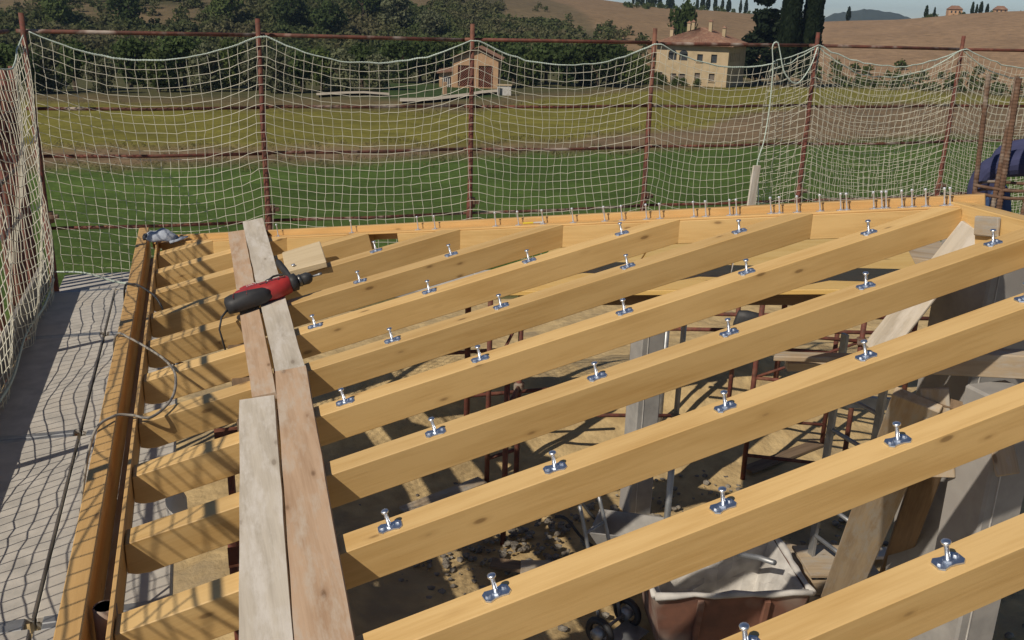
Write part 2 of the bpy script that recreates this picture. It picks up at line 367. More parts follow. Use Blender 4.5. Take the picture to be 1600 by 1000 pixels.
# hedge line of trees behind the field, seen through the net
names = {'dark': 'dark oak', 'mid': 'green leafy', 'olive': 'grey-green olive'}
line = [(-9, 128, 'dark', .85), (-7.3, 130, 'olive', .8), (-6, 135, 'dark', .95), (-4.7, 128, 'olive', .6), (-3.2, 138, 'dark', 1.0), (-1.8, 130, 'mid', .8), (-.4, 140, 'dark', 1.05), (.9, 132, 'olive', .85), (2.1, 141, 'mid', 1.0), (3.4, 135, 'olive', .8),
        (4.7, 128, 'olive', .75), (6.0, 133, 'dark', .85), (7.1, 138, 'mid', .85), (8.2, 134, 'olive', .8), (9.4, 142, 'dark', .95), (10.5, 139, 'olive', .72), (11.7, 160, 'dark', 1.05), (12.8, 165, 'dark', 1.1), (13.8, 170, 'mid', 1.1), (18.3, 165, 'dark', 1.05), (19.2, 158, 'mid', .85), (20.2, 170, 'dark', 1.15), (21.2, 166, 'dark', 1.05), (22.2, 172, 'mid', 1.15), (23.2, 168, 'dark', 1.2), (24.2, 175, 'dark', 1.1), (25.0, 185, 'mid', .9), (16.6, 178, 'dark', 1.2), (15, 182, 'mid', 1.15), (17.6, 184, 'dark', 1.2)]
for i, (az_, r_, kd, s_) in enumerate(line):
    side = 'beyond the field left of the barn' if az_ < 15 else ('between the barn and the villa' if az_ > 17.9 else 'behind the barn')
    tree('field_tree', kd, i % 3, polar(az_, r_), s_, i*1.3, f'{names[kd]} tree {side}, {onum(sorted(q[0] for q in line).index(az_))} from left', 'tree', 'tree line beyond the fields')
# upper row on the hillside
for i, (az_, r_, kd, s_) in enumerate([(9.6, 285, 'dark', 2.1), (11.6, 275, 'olive', 1.5), (5.5, 262, 'dark', 1.5), (2.0, 268, 'mid', 1.5), (-3, 265, 'dark', 1.4), (7.6, 255, 'dark', 1.5), (13.4, 262, 'olive', 1.2), (-6.5, 262, 'mid', 1.4)]):
    tree('hillside_tree', kd, i % 3, polar(az_, r_), s_, i*2.1, ['tall rounded dark green tree standing above the others on the wooded slope', 'pale grey-green spreading tree right of the tallest dark tree', 'dark tree at the foot of the slope left of the tallest tree', 'mid green tree low on the slope above the second net bay post', 'dark tree low on the slope above the first net bay', 'dark tree just left of the tallest rounded tree', 'small pale olive tree low on the slope left of the barn', 'mid green tree on the slope near the left corner post'][i], 'tree')
# the wood on the slope: one mass
Q = []
g = np.random.default_rng(5); cnt = 0
small = [crown_arr(95, round_lobes(5, 6, 40+k, 6), .46, 50+k) for k in range(5)]
while cnt < 6000:
    az_ = g.uniform(-22, 26); r_ = 228+g.beta(1.05, 1.25)*345
    x_, y_ = r_*math.sin(rad(az_)), r_*math.cos(rad(az_))
    if vnoise(x_, y_, 45, 8) < -.35 and g.uniform() < .85: continue
    if tan_patch(az_, r_) and g.uniform() < .96: continue
    if r_ > 360 and g.uniform() < .6: continue
    if az_ > 24-9*((r_-225)/300) and g.uniform() < .9: continue
    z_ = float(terrain_z(np.array(az_), np.array(r_))); s_ = g.uniform(.35, 1.0)*(1 if r_ < 330 else .7)
    a_ = g.uniform(0, 6.28); R_ = np.array([[math.cos(a_), -math.sin(a_), 0], [math.sin(a_), math.cos(a_), 0], [0, 0, 1]])
    Q.append((small[cnt % 5]*s_) @ R_.T+np.array([x_, y_, z_-1.2*s_])); cnt += 1
Q = np.concatenate(Q)
def wood_leaf(name):
    m, t, b = newmat(name); v = coords(t, (1, 1, 1), False); f = noise(t, v, .055, 4); f2 = noise(t, v, .6, 4)
    col = ramp(t, f, [(.28, (.066, .100, .032)), (.45, (.115, .134, .052)), (.58, (.155, .152, .072)), (.72, (.20, .175, .10))])
    col = mixc(t, .6, col, ramp(t, f2, [(.3, (.6, .6, .6)), (.7, (1.3, 1.3, 1.3))]), 'MULTIPLY')
    lk(t, col, b.inputs['Base Color']); b.inputs['Roughness'].default_value = .85; translucent(t, b, col); return m
o = link('wooded_slope', quads_me('wooded_slope', Q, wood_leaf('slope_foliage'))); o['kind'] = 'stuff'; o['label'] = 'dense mixed wood covering the left hillside'; o['category'] = 'wood'
# scrub along the foot of the right hill and ridge
Q = []
for k in range(150):
    az_ = g.uniform(25, 50); r_ = g.uniform(205, 250)
    if 26 < az_ < 36 and r_ < 225: continue
    p = polar(az_, r_, -1); Q.append(small[k % 5]*g.uniform(.3, .7)+np.array(p))
for k in range(70):
    az_ = g.uniform(24, 34); r_ = g.uniform(480, 556); p = polar(az_, r_, -1.5); Q.append(small[k % 5]*g.uniform(.4, .9)+np.array(p))
for k in range(60):
    az_ = g.uniform(40.5, 50); r_ = g.uniform(470, 482); p = polar(az_, r_, -1.5); Q.append(small[k % 5]*g.uniform(.25, .6)+np.array(p))
o = link('hedgerow_scrub', quads_me('hedgerow_scrub', np.concatenate(Q), M['leaf_mid'])); o['kind'] = 'stuff'; o['label'] = 'low scrub and hedgerow along the foot of the brown hill'; o['category'] = 'scrub'
# grass tufts on the near edge of the fields
g2 = np.random.default_rng(77); Q = []
tuft = crown_arr(9, [(0, 0, .12, .22), (.15, .1, .1, .16)], .075, 3)
for k in range(4200):
    az_ = g2.uniform(-12, 50); tb_ = (GB, BY, YD)[k % 3]; r_ = float(lerp(az_, *tb_))*(1+.03*math.sin(az_*1.7+k % 3))+g2.normal()*(1.5 if k % 3 < 2 else 4)
    Q.append(tuft*g2.uniform(.2, .62)+np.array(polar(az_, r_)))
o = link('field_margin_weeds', quads_me('field_margin_weeds', np.concatenate(Q), leaf_mat('weed_leaf', (.10, .095, .035), (.17, .145, .06)))); o['kind'] = 'stuff'; o['label'] = 'ragged dry weeds along the margins of the fields'; o['category'] = 'weeds'
# cypresses, cedar, pine
def spindle(h, wdt, n, size, seed, pw=1.0):
    g = np.random.default_rng(seed); t_ = g.uniform(0, 1, n)**.9; prof = np.interp(t_, [0, .08, .3, .6, .85, 1], [.25, .8, 1, .8, .45, .05])
    a_ = g.uniform(0, 2*np.pi, n); rr = wdt/2*prof*(g.uniform(.3, 1, n)**.3)*(1+.06*np.sin(t_*37+a_*3))
    c = np.stack([rr*np.cos(a_), rr*np.sin(a_), t_*h], 1)
    u = np.stack([np.cos(a_)*.3, np.sin(a_)*.3, np.ones(n)], 1)+g.normal(size=(n, 3))*.25
    u2 = np.cross(u, np.stack([np.cos(a_), np.sin(a_), np.zeros(n)], 1)+g.normal(size=(n, 3))*.4); u2 /= np.linalg.norm(u2, axis=1)[:, None]
    s = size*g.uniform(.6, 1.4, n)[:, None]
    return np.stack([c-u*s-u2*s*.5, c+u*s*.8-u2*s*.4, c+u*s+u2*s*.4, c-u*s*.7+u2*s*.5], 1)
def cypress(az_, r_, h, wdt, n, size, seed, label, name='cypress_tree', group=None):
    e = empty(name, Matrix.Translation(polar(az_, r_, 0))); tag(e, label, 'tree', group)
    link('crown', quads_me('crown', spindle(h, wdt, n, size, seed)+np.array([0, 0, h*.04]), M['leaf_cypress']), parent=e)
    tube('trunk', [(0, 0, -.5), (0, 0, h*.2), (0, 0, h*.8)], [wdt*.09, wdt*.07, .04], M['trunk'], e, 6)
cypress(33.80, 196, 26, 4.3, 9000, .34, 1, 'left of two tall dark cypresses beside the villa')
cypress(34.97, 198, 25, 4.2, 9000, .34, 2, 'right of two tall dark cypresses beside the villa')
def big_conifer(az_, r_, h, wdt, seed, label, name):
    e = empty(name, Matrix.Translation(polar(az_, r_, 0))); tag(e, label, 'tree')
    g = random.Random(seed); L = []
    for i in range(44):
        a_ = g.uniform(0, 6.28); zz = g.uniform(.10, .98); q = min(1.25-zz, .8)*wdt*.5*g.uniform(.2, 1); L.append((q*math.cos(a_), q*math.sin(a_), zz*h, g.uniform(.12, .19)*wdt))
    link('crown', quads_me('crown', crown_arr(9000, L, .36, seed), M['leaf_cypress']), parent=e)
    V, F = merge([tube_geo([(0, 0, -.5), (0, 0, h*.4), (0, 0, h*.9)], [.35, .25, .06], 7)]+[tube_geo([(0, 0, l[2]*.9), (l[0], l[1], l[2])], [.10, .03], 5) for l in L[:14]])
    raw('trunk', V, F, M['trunk'], e)
big_conifer(32.45, 203, 21, 9.5, 3, 'broad shaggy dark conifer right of the villa', 'cedar_tree')
e = tree('stone_pine', 'dark', 1, polar(28.1, 232), 1.25, 1, 'rounded dark pine rising behind the villa roof', sz=2.35)
# ridge cypress rows
rid = [(25.0, 6), (25.25, 7), (25.5, 8), (25.9, 9), (26.15, 10), (26.5, 8), (27.0, 9), (27.15, 9), (28.6, 7), (28.9, 8), (29.2, 9), (29.6, 8), (30.0, 7), (30.35, 7), (31.0, 6), (31.3, 7), (16.5, 8), (17.2, 6), (19.5, 7), (20.2, 8), (22.1, 7), (23.0, 6), (36.8, 6), (40.7, 5), (41.1, 4), (42.9, 5), (43.1, 4), (43.3, 5), (43.6, 4)]
cm = quads_me('crown', spindle(8, 2.2, 420, .38, 9), M['leaf_cypress'])
for i, (az_, h_) in enumerate(rid):
    Rr_ = float(np.interp(az_, [-60, 10, 25, 35, 45, 80], [620, 560, 560, 480, 480, 520]))-6
    e = empty('ridge_cypress', Matrix.Translation(polar(az_, Rr_)) @ Matrix.Diagonal((h_/8*random.uniform(.9, 1.5),)*2+(h_/8, 1))); tag(e, f'tiny dark cypress on the skyline, {onum(i)} of the ridge trees', 'tree', 'cypresses along the ridge'); 
    e['label'] = f'tiny dark cypress on the hill skyline, {onum(sorted(q[0] for q in rid).index(az_))} from the left'
    link('crown', cm, parent=e)

# ------------------------------------------------------------------ far buildings
def tiled_roof(name, quad, mat, parent, rows, amp=.09):
    """ribbed roof sheet: quad = (eave a, eave b, top b, top a)"""
    a, b, c_, d = [Vector(q) for q in quad]; n = (b-a).cross(d-a).normalized(); V = []; F = []
    k = rows*4
    for i in range(k+1):
        s = i/k; h = amp*(.5+.5*math.cos(2*math.pi*i/4))
        p0 = a.lerp(b, s); p1 = d.lerp(c_, s); V += [p0+n*h, p1+n*h, p0-n*.12, p1-n*.12]
    for i in range(k): 
        j = 4*i; F += [(j, j+4, j+5, j+1), (j+2, j+3, j+7, j+6), (j, j+2, j+6, j+4)]
    return raw(name, V, F, mat, parent)
def wall_with_openings(name, W, H, ops, mat, parent, th=.35):
    """wall in local XZ plane (front at y=0), openings (x,z,w,h) cut as real recesses"""
    xs = sorted({0, W, *[o[0] for o in ops], *[o[0]+o[2] for o in ops]}); zs = sorted({0, H, *[o[1] for o in ops], *[o[1]+o[3] for o in ops]})
    V = []; F = []
    def q(p): V.extend(p); n = len(V); F.append((n-4, n-3, n-2, n-1))
    for i in range(len(xs)-1):
        for j in range(len(zs)-1):
            cx, cz = (xs[i]+xs[i+1])/2, (zs[j]+zs[j+1])/2
            if any(o[0] < cx < o[0]+o[2] and o[1] < cz < o[1]+o[3] for o in ops): continue
            q([(xs[i], 0, zs[j]), (xs[i+1], 0, zs[j]), (xs[i+1], 0, zs[j+1]), (xs[i], 0, zs[j+1])])
    for x, z, w_, h in ops:
        q([(x, 0, z), (x, th, z), (x, th, z+h), (x, 0, z+h)]); q([(x+w_, 0, z), (x+w_, 0, z+h), (x+w_, th, z+h), (x+w_, th, z)])
        q([(x, 0, z), (x+w_, 0, z), (x+w_, th, z), (x, th, z)]); q([(x, 0, z+h), (x, th, z+h), (x+w_, th, z+h), (x+w_, 0, z+h)])
    return raw(name, V, F, mat, parent)
# villa: right front corner at az 30.6
cor = polar(30.6, 182); cor.z = -8.1
face_dir = Vector((math.cos(rad(30.6+14)), -math.sin(rad(30.6+14)), 0))     # along the front, left to right
inn = Vector((-face_dir.y, face_dir.x, 0))                                  # into the house
VW, VD, VH = 13.6, 13.0, 7.6
org = cor-face_dir*VW
mv = Matrix(((face_dir.x, inn.x, 0, org.x), (face_dir.y, inn.y, 0, org.y), (0, 0, 1, org.z), (0, 0, 0, 1)))
villa = empty('villa', mv); tag(villa, 'two-storey stone villa with hipped tile roof, chimneys and two arched loggia openings', 'villa')
ops = [(2.3, 4.7, 1.6, 1.2), (4.4, 4.7, 1.6, 1.2), (7.8, 4.6, 1.05, 1.35), (10.4, 4.5, 1.1, 1.5), (3.0, .3, 1.1, 2.0), (4.5, .3, 1.3, 2.0), (7.6, 1.3, 1.0, 1.3), (10.3, 1.2, 1.05, 1.4), (.4, 1.1, 1.0, 1.3)]
wall_with_openings('front_wall', VW, VH, ops, M['stucco'], villa)
for x, z, w_, h in ops:
    wn = box('window', (w_, .08, h), M['glass'] if z > 3 and w_ > 1 else M['shutter'], villa, (x+w_/2, .32, z+h/2), bev=0)
    if h < 1.5 and w_ < 1.2: box('sill', (w_+.3, .3, .12), M['stucco'], wn, (0, -.34, -h/2-.06), bev=0)
for x, w_ in ((2.3, 1.6), (4.4, 1.6)):      # arched heads
    V = []; F = []; n = 12
    for i in range(n+1):
        a_ = math.pi*i/n; V += [(x+w_/2-math.cos(a_)*w_/2, -.003, 5.9+math.sin(a_)*w_*.42), (x+w_/2-math.cos(a_)*w_/2, .02, 5.9)]
    V.append((x+w_/2, -.003, 5.9)); F = [(len(V)-1, 2*i+2, 2*i) for i in range(n)]
    raw('arch_head', V, F, M['glass'], villa)
s_ops = [(1.2+i*1.35, 4.7, .55, 1.6) for i in range(6)]
sw = wall_with_openings('side_wall', VD, VH, s_ops, M['stucco'], villa); sw.matrix_basis = Matrix.Translation((VW, 0, 0)) @ Matrix.Rotation(rad(90), 4, 'Z')
for x, z, w_, h in s_ops: box('side_window', (.08, w_, h), M['glass'], villa, (VW-.33, x+w_/2, z+h/2), bev=0)
raw('rear_walls', [(0, 0, 0), (0, VD, 0), (0, VD, VH), (0, 0, VH), (VW, VD, 0), (VW, VD, VH)], [(0, 1, 2, 3), (1, 4, 5, 2)], M['stucco'], villa)
ov = 1.0; zt = VH+2.9; e0 = VH-.05
rf = empty('roof'); rf.parent = villa
q = [(-ov, -ov, e0), (VW+ov, -ov, e0), (VW+ov, VD+ov, e0), (-ov, VD+ov, e0)]; r1 = (VW*.47, VD*.42, zt); r2 = (VW*.53, VD*.58, zt)
tiled_roof('roof_slope', (q[0], q[1], r1, r1), M['tile'], rf, 34); tiled_roof('roof_slope', (q[1], q[2], r2, r1), M['tile'], rf, 34)
tiled_roof('roof_slope', (q[2], q[3], r2, r2), M['tile'], rf, 34); tiled_roof('roof_slope', (q[3], q[0], r1, r2), M['tile'], rf, 34)
raw('soffit', [(x, y, z-.14) for x, y, z in q], [(0, 3, 2, 1)], M['shutter'], villa)
for cx, cy, ch in ((1.6, 3.4, 1.5), (4.0, 6.2, 1.7), (4.75, 6.4, 1.6), (8.4, 5.3, 1.6), (10.7, 6.6, 1.4)):
    zz = e0+min((cx+ov)/(VW*.47+ov), (VW+ov-cx)/(VW*.47+ov), (cy+ov)/(VD*.42+ov))*2.9
    ck = box('chimney', (.62, .55, ch+.6), M['stucco'], villa, (cx, cy, zz+ch/2-.2), bev=.02)
    raw('chimney_cap', [(-.45, -.4, ch/2+.3), (.45, -.4, ch/2+.3), (.45, .4, ch/2+.3), (-.45, .4, ch/2+.3), (0, 0, ch/2+.75)], [(0, 1, 4), (1, 2, 4), (2, 3, 4), (3, 0, 4), (3, 2, 1, 0)], M['tile'], ck)
# shrubs before the villa
for i, (dx, s_) in enumerate([(1.0, .42), (2.4, .36), (4.9, .34), (6.2, .30), (8.8, .30), (-1.2, .6), (-2.8, .75)]):
    pz = mv @ Vector((dx, -2.2, -.2)); tree('garden_shrub', 'mid', i % 3, pz, s_, i, f'{["low", "rounded", "small", "leafy", "narrow", "tall", "large"][i]} green shrub growing against the villa front', 'shrub', 'shrubs before the villa')
# barn with brick lattice panels
bc = polar(16.05, 150); bc.z = polar(16.05, 150).z-.1
fd = Vector((math.cos(rad(20)), -math.sin(rad(20)), 0)); inn = Vector((-fd.y, fd.x, 0)); BW, BH, BD = 6.9, 4.5, 8
org = bc-fd*BW*.5
mb = Matrix(((fd.x, inn.x, 0, org.x), (fd.y, inn.y, 0, org.y), (0, 0, 1, org.z), (0, 0, 0, 1)))
barn = empty('barn', mb); tag(barn, 'tall gabled barn with two brick lattice panels beside the gravel track', 'barn')
wall_with_openings('front_wall', BW, BH, [(.7, .25, 2.2, 3.2), (3.9, .25, 2.2, 3.2)], M['stucco2'], barn)
raw('gable', [(0, .01, BH), (BW, .01, BH), (BW*.55, .01, BH+1.45)], [(0, 1, 2)], M['stucco2'], barn)
for x in (.7, 3.9):
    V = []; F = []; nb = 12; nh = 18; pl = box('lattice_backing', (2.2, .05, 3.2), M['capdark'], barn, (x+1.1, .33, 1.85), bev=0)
    parts = []
    for j in range(nh):
        for i in range(nb):
            if (i+j) % 2: continue
            x0 = -1.1+i*2.2/nb; z0 = -1.6+j*3.2/nh; w_ = 2.2/nb; h_ = 3.2/nh*.98
            parts.append(([(x0, -.2, z0), (x0+w_, -.2, z0), (x0+w_, -.2, z0+h_), (x0, -.2, z0+h_), (x0, -.02, z0), (x0+w_, -.02, z0), (x0+w_, -.02, z0+h_), (x0, -.02, z0+h_)], [(0, 1, 2, 3), (1, 5, 6, 2), (4, 0, 3, 7), (3, 2, 6, 7), (0, 4, 5, 1)]))
    V, F = merge(parts); lt = raw('brick_lattice', V, F, M['lattice'], pl); lt['kind'] = 'stuff'
raw('side_walls', [(0, .005, 0), (0, BD, 0), (0, BD, BH), (0, .005, BH), (BW, .005, 0), (BW, BD, 0), (BW, BD, BH), (BW, .005, BH)], [(0, 3, 2, 1), (4, 5, 6, 7), (1, 2, 6, 5)], M['stucco2'], barn)
tiled_roof('roof_slope', ((-.5, BD+.3, BH-.12), (-.5, -.5, BH-.12), (BW*.55, -.5, BH+1.6), (BW*.55, BD+.3, BH+1.6)), M['tile'], barn, 22)
tiled_roof('roof_slope', ((BW+.6, -.5, BH-.15), (BW+.6, BD+.3, BH-.15), (BW*.55, BD+.3, BH+1.6), (BW*.55, -.5, BH+1.6)), M['tile'], barn, 22)
an = empty('annex'); an.parent = barn
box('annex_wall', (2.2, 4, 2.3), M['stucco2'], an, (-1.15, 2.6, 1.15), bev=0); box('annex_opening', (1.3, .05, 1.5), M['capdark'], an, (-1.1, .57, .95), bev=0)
for k in range(4): box('annex_slat', (.14, .06, 1.3), M['white'], an, (-1.55+.3*k, .5, .75), bev=0)
tiled_roof('annex_roof', ((-2.6, .1, 2.25), (-.02, .1, 2.55), (-.02, 4.8, 3.0), (-2.6, 4.8, 2.5)), M['tile'], an, 9)
# gravel track, white shed, gate post
def strip(name, pts, wd, mat, dz=.12):
    V = []; F = []
    for i, (a_, r_) in enumerate(pts):
        for k, dr in enumerate((-wd/2, wd/2)): V.append(polar(a_, r_+dr, dz))
    for i in range(len(pts)-1): F.append((2*i, 2*i+2, 2*i+3, 2*i+1))
    return struct(raw(name, V, F, mat))
strip('gravel_track', [(11.6, 113), (12.6, 114), (13.6, 117), (14.6, 122), (15.6, 128), (16.4, 135), (17.2, 139), (18.0, 139)], 7, M['track'], .3)
strip('bare_earth_path', [(6.8, 122), (8.2, 126), (9.5, 128), (11, 125)], 5, M['track'], .3)
sh = empty('pump_shed', Matrix.Translation(polar(17.75, 134, 0)) @ Matrix.Rotation(rad(-18), 4, 'Z')); tag(sh, 'small white utility shed with dark door beside the track', 'shed')
box('shed_wall', (1.9, 1.6, 1.3), M['white'], sh, (0, 0, .65), bev=.02); box('shed_door', (.5, .06, 1.0), M['glass'], sh, (-.55, -.83, .52), bev=0); box('shed_roof', (2.1, 1.8, .12), M['stucco'], sh, (0, 0, 1.362), bev=.01)
gp = box('gate_pillar', (.5, .5, 1.7), M['stucco2'], None, polar(14.25, 132, .8), bev=.03); tag(gp, 'short plastered gate pillar standing on the lawn left of the barn', 'pillar')
# farmhouses on the right ridge
for i, (az_, w_, h_, lab) in enumerate(((42.05, 7.4, 2.8, 'larger distant farmhouse with pink roof on the right ridge'), (44.2, 6.5, 2.0, 'lower distant farmhouse at the right end of the ridge'))):
    f = empty('ridge_farmhouse', Matrix.Translation(polar(az_, 474, -.4)) @ Matrix.Rotation(rad(-az_+10), 4, 'Z')); tag(f, lab, 'farmhouse')
    box('wall', (w_*.75, 6, h_), M['stucco2'], f, (0, 0, h_/2), bev=0)
    raw('roof', [(-w_*.4, -3.5, h_), (w_*.4, -3.5, h_), (w_*.4, 3.5, h_), (-w_*.4, 3.5, h_), (-w_*.2, 0, h_+1.5), (w_*.2, 0, h_+1.5)], [(0, 1, 5, 4), (1, 2, 5), (2, 3, 4, 5), (3, 0, 4), (3, 2, 1, 0)], M['tile'], f)
    for k in range(3): box('window', (.6, .1, .9), M['glass'], f, (-1.6+1.6*k, -3.03, h_*.6), bev=0)

# ------------------------------------------------------------------ building site floor
n = 90; V = []; F = []
gx = np.linspace(-6, 12, n); gy = np.linspace(-3, 13.5, n)
for j in range(n):
    for i in range(n):
        x, y = gx[i], gy[j]
        h = .03*vnoise(x, y, .5, 1)+.02*vnoise(x, y, .17, 4)+random.uniform(-.012, .012)
        h += .75*math.exp(-((x-2.3)/1.7)**2-((y-9.4)/1.0)**2)+.6*math.exp(-((x-5.6)/1.5)**2-((y-9.0)/1.1)**2)+.3*math.exp(-((x-.2)/.8)**2-((y-6.0)/1.4)**2)
        V.append((x, y, h))
for j in range(n-1):
    for i in range(n-1): a_ = j*n+i; F.append((a_, a_+1, a_+n+1, a_+n))
struct(raw('site_ground', V, F, M['sand'], smooth=True))
# rubble
gr = random.Random(4); stone = []
for k in range(3):
    bm = bmesh.new(); bmesh.ops.create_icosphere(bm, subdivisions=1, radius=1)
    for v_ in bm.verts: v_.co *= gr.uniform(.65, 1.2)
    me = bpy.data.meshes.new('stone'); bm.to_mesh(me); bm.free(); me.materials.append(M['white' if k == 0 else 'gravel']); stone.append(me)
parts = []
for k in range(1500):
    cx, cy, sx = gr.choice([(2.3, 6.6, .5), (3.4, 6.0, .9), (4.6, 6.5, 1.0), (.2, 4.2, .3), (3, 7.6, 1.4), (5, 5, 1)])
    x, y = gr.gauss(cx, sx), gr.gauss(cy, sx*.6); s = gr.uniform(.008, .04)
    me = stone[k % 3]; parts.append(([Vector((v_.co.x*s+x, v_.co.y*s+y, v_.co.z*s*.7+.03)) for v_ in me.vertices], [tuple(p.vertices) for p in me.polygons]))
V, F = merge(parts); o = raw('rubble', V, F, M['gravel']); o['kind'] = 'stuff'; o['label'] = 'scattered stones and rubble on the sandy site floor'; o['category'] = 'rubble'

# ------------------------------------------------------------------ roof frame
RA = 0.238851040; D = Vector((math.cos(RA), 0, math.sin(RA))); NN = Vector((-math.sin(RA), 0, math.cos(RA)))
RO = Vector((.3695, 0, 2.7826))
def rp(u, y, n=0): return RO+D*u+Vector((0, y, 0))+NN*n
def rmat(u, y, n=0, rz=0):
    o = rp(u, y, n); return Matrix(((D.x, 0, NN.x, o.x), (0, 1, 0, o.y), (D.z, 0, NN.z, o.z), (0, 0, 0, 1))) @ Matrix.Rotation(rz, 4, 'Z')
WR, HR, SP, Y0 = .10, .128, .4885, 1.480
U0 = -.7076
def hipx(y): return 1.012+(5.862-y)*.963
def x2u(x): return (x-RO.x)/D.x
RIDGE_U = x2u(3.325)
ryl = []
names_r = {}
for i in range(-1, 12):
    y = Y0+SP*i
    u1 = min(x2u(hipx(y)), RIDGE_U)-.002; u2 = min(x2u(hipx(y+WR)), RIDGE_U)-.002
    def side(ue, yy): return [(U0, yy, 0), (ue, yy, 0), (ue-.0, yy, -HR), (-.607, yy, -HR), (-.638, yy, -.1283), (-.669, yy, -.129), (-.7080, yy, -.1204), (-.7333, yy, -.1061)]
    a_ = side(u1, 0); b_ = side(u2, WR); k = len(a_); V = a_+b_
    F = [tuple(range(k))[::-1] if False else tuple(range(k-1, -1, -1)), tuple(range(k, 2*k))]+[(q_, (q_+1) % k, k+(q_+1) % k, k+q_) for q_ in range(k)]
    bm = bmesh.new(); vs = [bm.verts.new(p) for p in V]; [bm.faces.new([vs[q_] for q_ in f]) for f in F]; fix(bm)
    bmesh.ops.bevel(bm, geom=[e for e in bm.edges if len(e.link_faces) == 2 and e.calc_face_angle() > .8], offset=.003, segments=1, affect='EDGES')
    me = bpy.data.meshes.new('rafter'); bm.to_mesh(me); bm.free()
    o = link('rafter', me, M['glulam'], None, rmat(0, y))
    lab = 'planed yellow timber rafter closest to the camera, below the bottom edge of the view' if i == -1 else f'planed yellow timber rafter, {onum(i)} counting from the bottom right corner toward the net'
    tag(o, lab, 'rafter', 'sloping roof rafters')
# hip beam (two lower segments with an open gap), upstand board above it
def hip_pt(x, off=0, n=0):
    """point on hip near line at world x, offset horizontally away (perpendicular), n vertical"""
    y = 5.862-(x-1.012)/.963; nx, ny = .722, .692
    z = RO.z+(x-RO.x)*math.tan(RA)
    return Vector((x+nx*off, y+ny*off, z+n))
hip = empty('hip_beam', Matrix.Identity(4)); tag(hip, 'long yellow hip beam crossing behind the rafter ends, with upstand board', 'beam')
def hip_bar(name, xa, xb, off, wdt, z1, z0, mat):
    a_, b_ = hip_pt(xa, off+wdt/2, (z1+z0)/2), hip_pt(xb, off+wdt/2, (z1+z0)/2)
    mw, L = beam_between(a_, b_); return link(name, box_me(name, L, wdt, z1-z0, .003, (L/2, 0, 0)), mat, hip, mw)
hip_bar('hip_lower', -.30, .985, 0, .09, -.012, -.135, M['glulam'])
hip_bar('hip_lower', 1.155, 3.335, 0, .09, -.012, -.135, M['glulam'])
hip_bar('hip_top', -.36, 3.345, .003, .085, 0, -.0115, M['orange'])
hip_bar('hip_upstand', -.44, 3.40, .09, .045, .034, -.06, M['orange'])
# ridge beam
rb = link('ridge_beam', box_me('ridge_beam', 4.2, .10, .17, .003, (2.1, 0, 0)), M['glulam'], None, Matrix.Translation((3.382, 3.52, 3.512-.085)) @ Matrix.Rotation(rad(-90), 4, 'Z')); tag(rb, 'yellow top beam running from the far right corner towards the camera', 'beam')
# ledge of yellow formwork panels under the hip
for i, (a_, b_) in enumerate((((1.60, 4.86, 2.79), (2.14, 4.50, 2.86)), ((2.145, 4.497, 2.861), (2.60, 4.195, 2.92)), ((2.605, 4.192, 2.921), (3.42, 3.65, 3.03)))):
    mw, L = beam_between(a_, b_)
    o = link('formwork_panel', box_me('formwork_panel', L-.004, 1.55, .027, .003, (L/2, .775, 0)), M['panel'], None, mw)
    tag(o, ['left of the yellow formwork panels lying under the hip beam', 'middle yellow formwork panel lying under the hip beam', 'right yellow formwork panel under the hip beam by the corner'][i], 'panel', 'formwork panels under the hip')
pl = plank('panel_bearer', (1.72, 4.98, 2.73), (3.5, 3.80, 2.965), .07, .09, M['dark_board'], 'dark timber bearer carrying the yellow formwork panels', 'timber')
# eave: outer beam, channel floor, inner fascia
ev = empty('eave_gutter_form', Matrix.Identity(4)); tag(ev, 'long wooden eave box with outer beam and deep channel along the left edge', 'eave form')
for k, (y0, y1) in enumerate(((-.6, 3.62), (3.622, 5.45), (5.452, 7.62))):
    mw, L = beam_between((-.432, y0, 2.54), (-.432, y1, 2.54)); link('outer_beam', box_me('outer_beam', L, .07, .22, .004, (L/2, 0, 0), .0015), M['orange'], ev, mw)
for k, (y0, y1) in enumerate(((-.6, 4.6), (4.602, 7.5))):
    mw, L = beam_between((-.366, y0, 2.425), (-.366, y1, 2.425)); link('channel_floor', box_me('channel_floor', L, .060, .03, 0, (L/2, 0, 0)), M['old_board'], ev, mw)
    mw, L = beam_between((-.328, y0, 2.575), (-.328, y1, 2.575)); link('inner_fascia', box_me('inner_fascia', L, .014, .13, .002, (L/2, 0, 0)), M['orange'], ev, mw)
# wooden wall plate under the rafters
pl = plank('wall_plate', (.14, -.5, 2.53), (.14, 7.3, 2.53), .12, .13, M['dark_board'], 'dark timber wall plate carrying the rafters near the eave', 'beam')

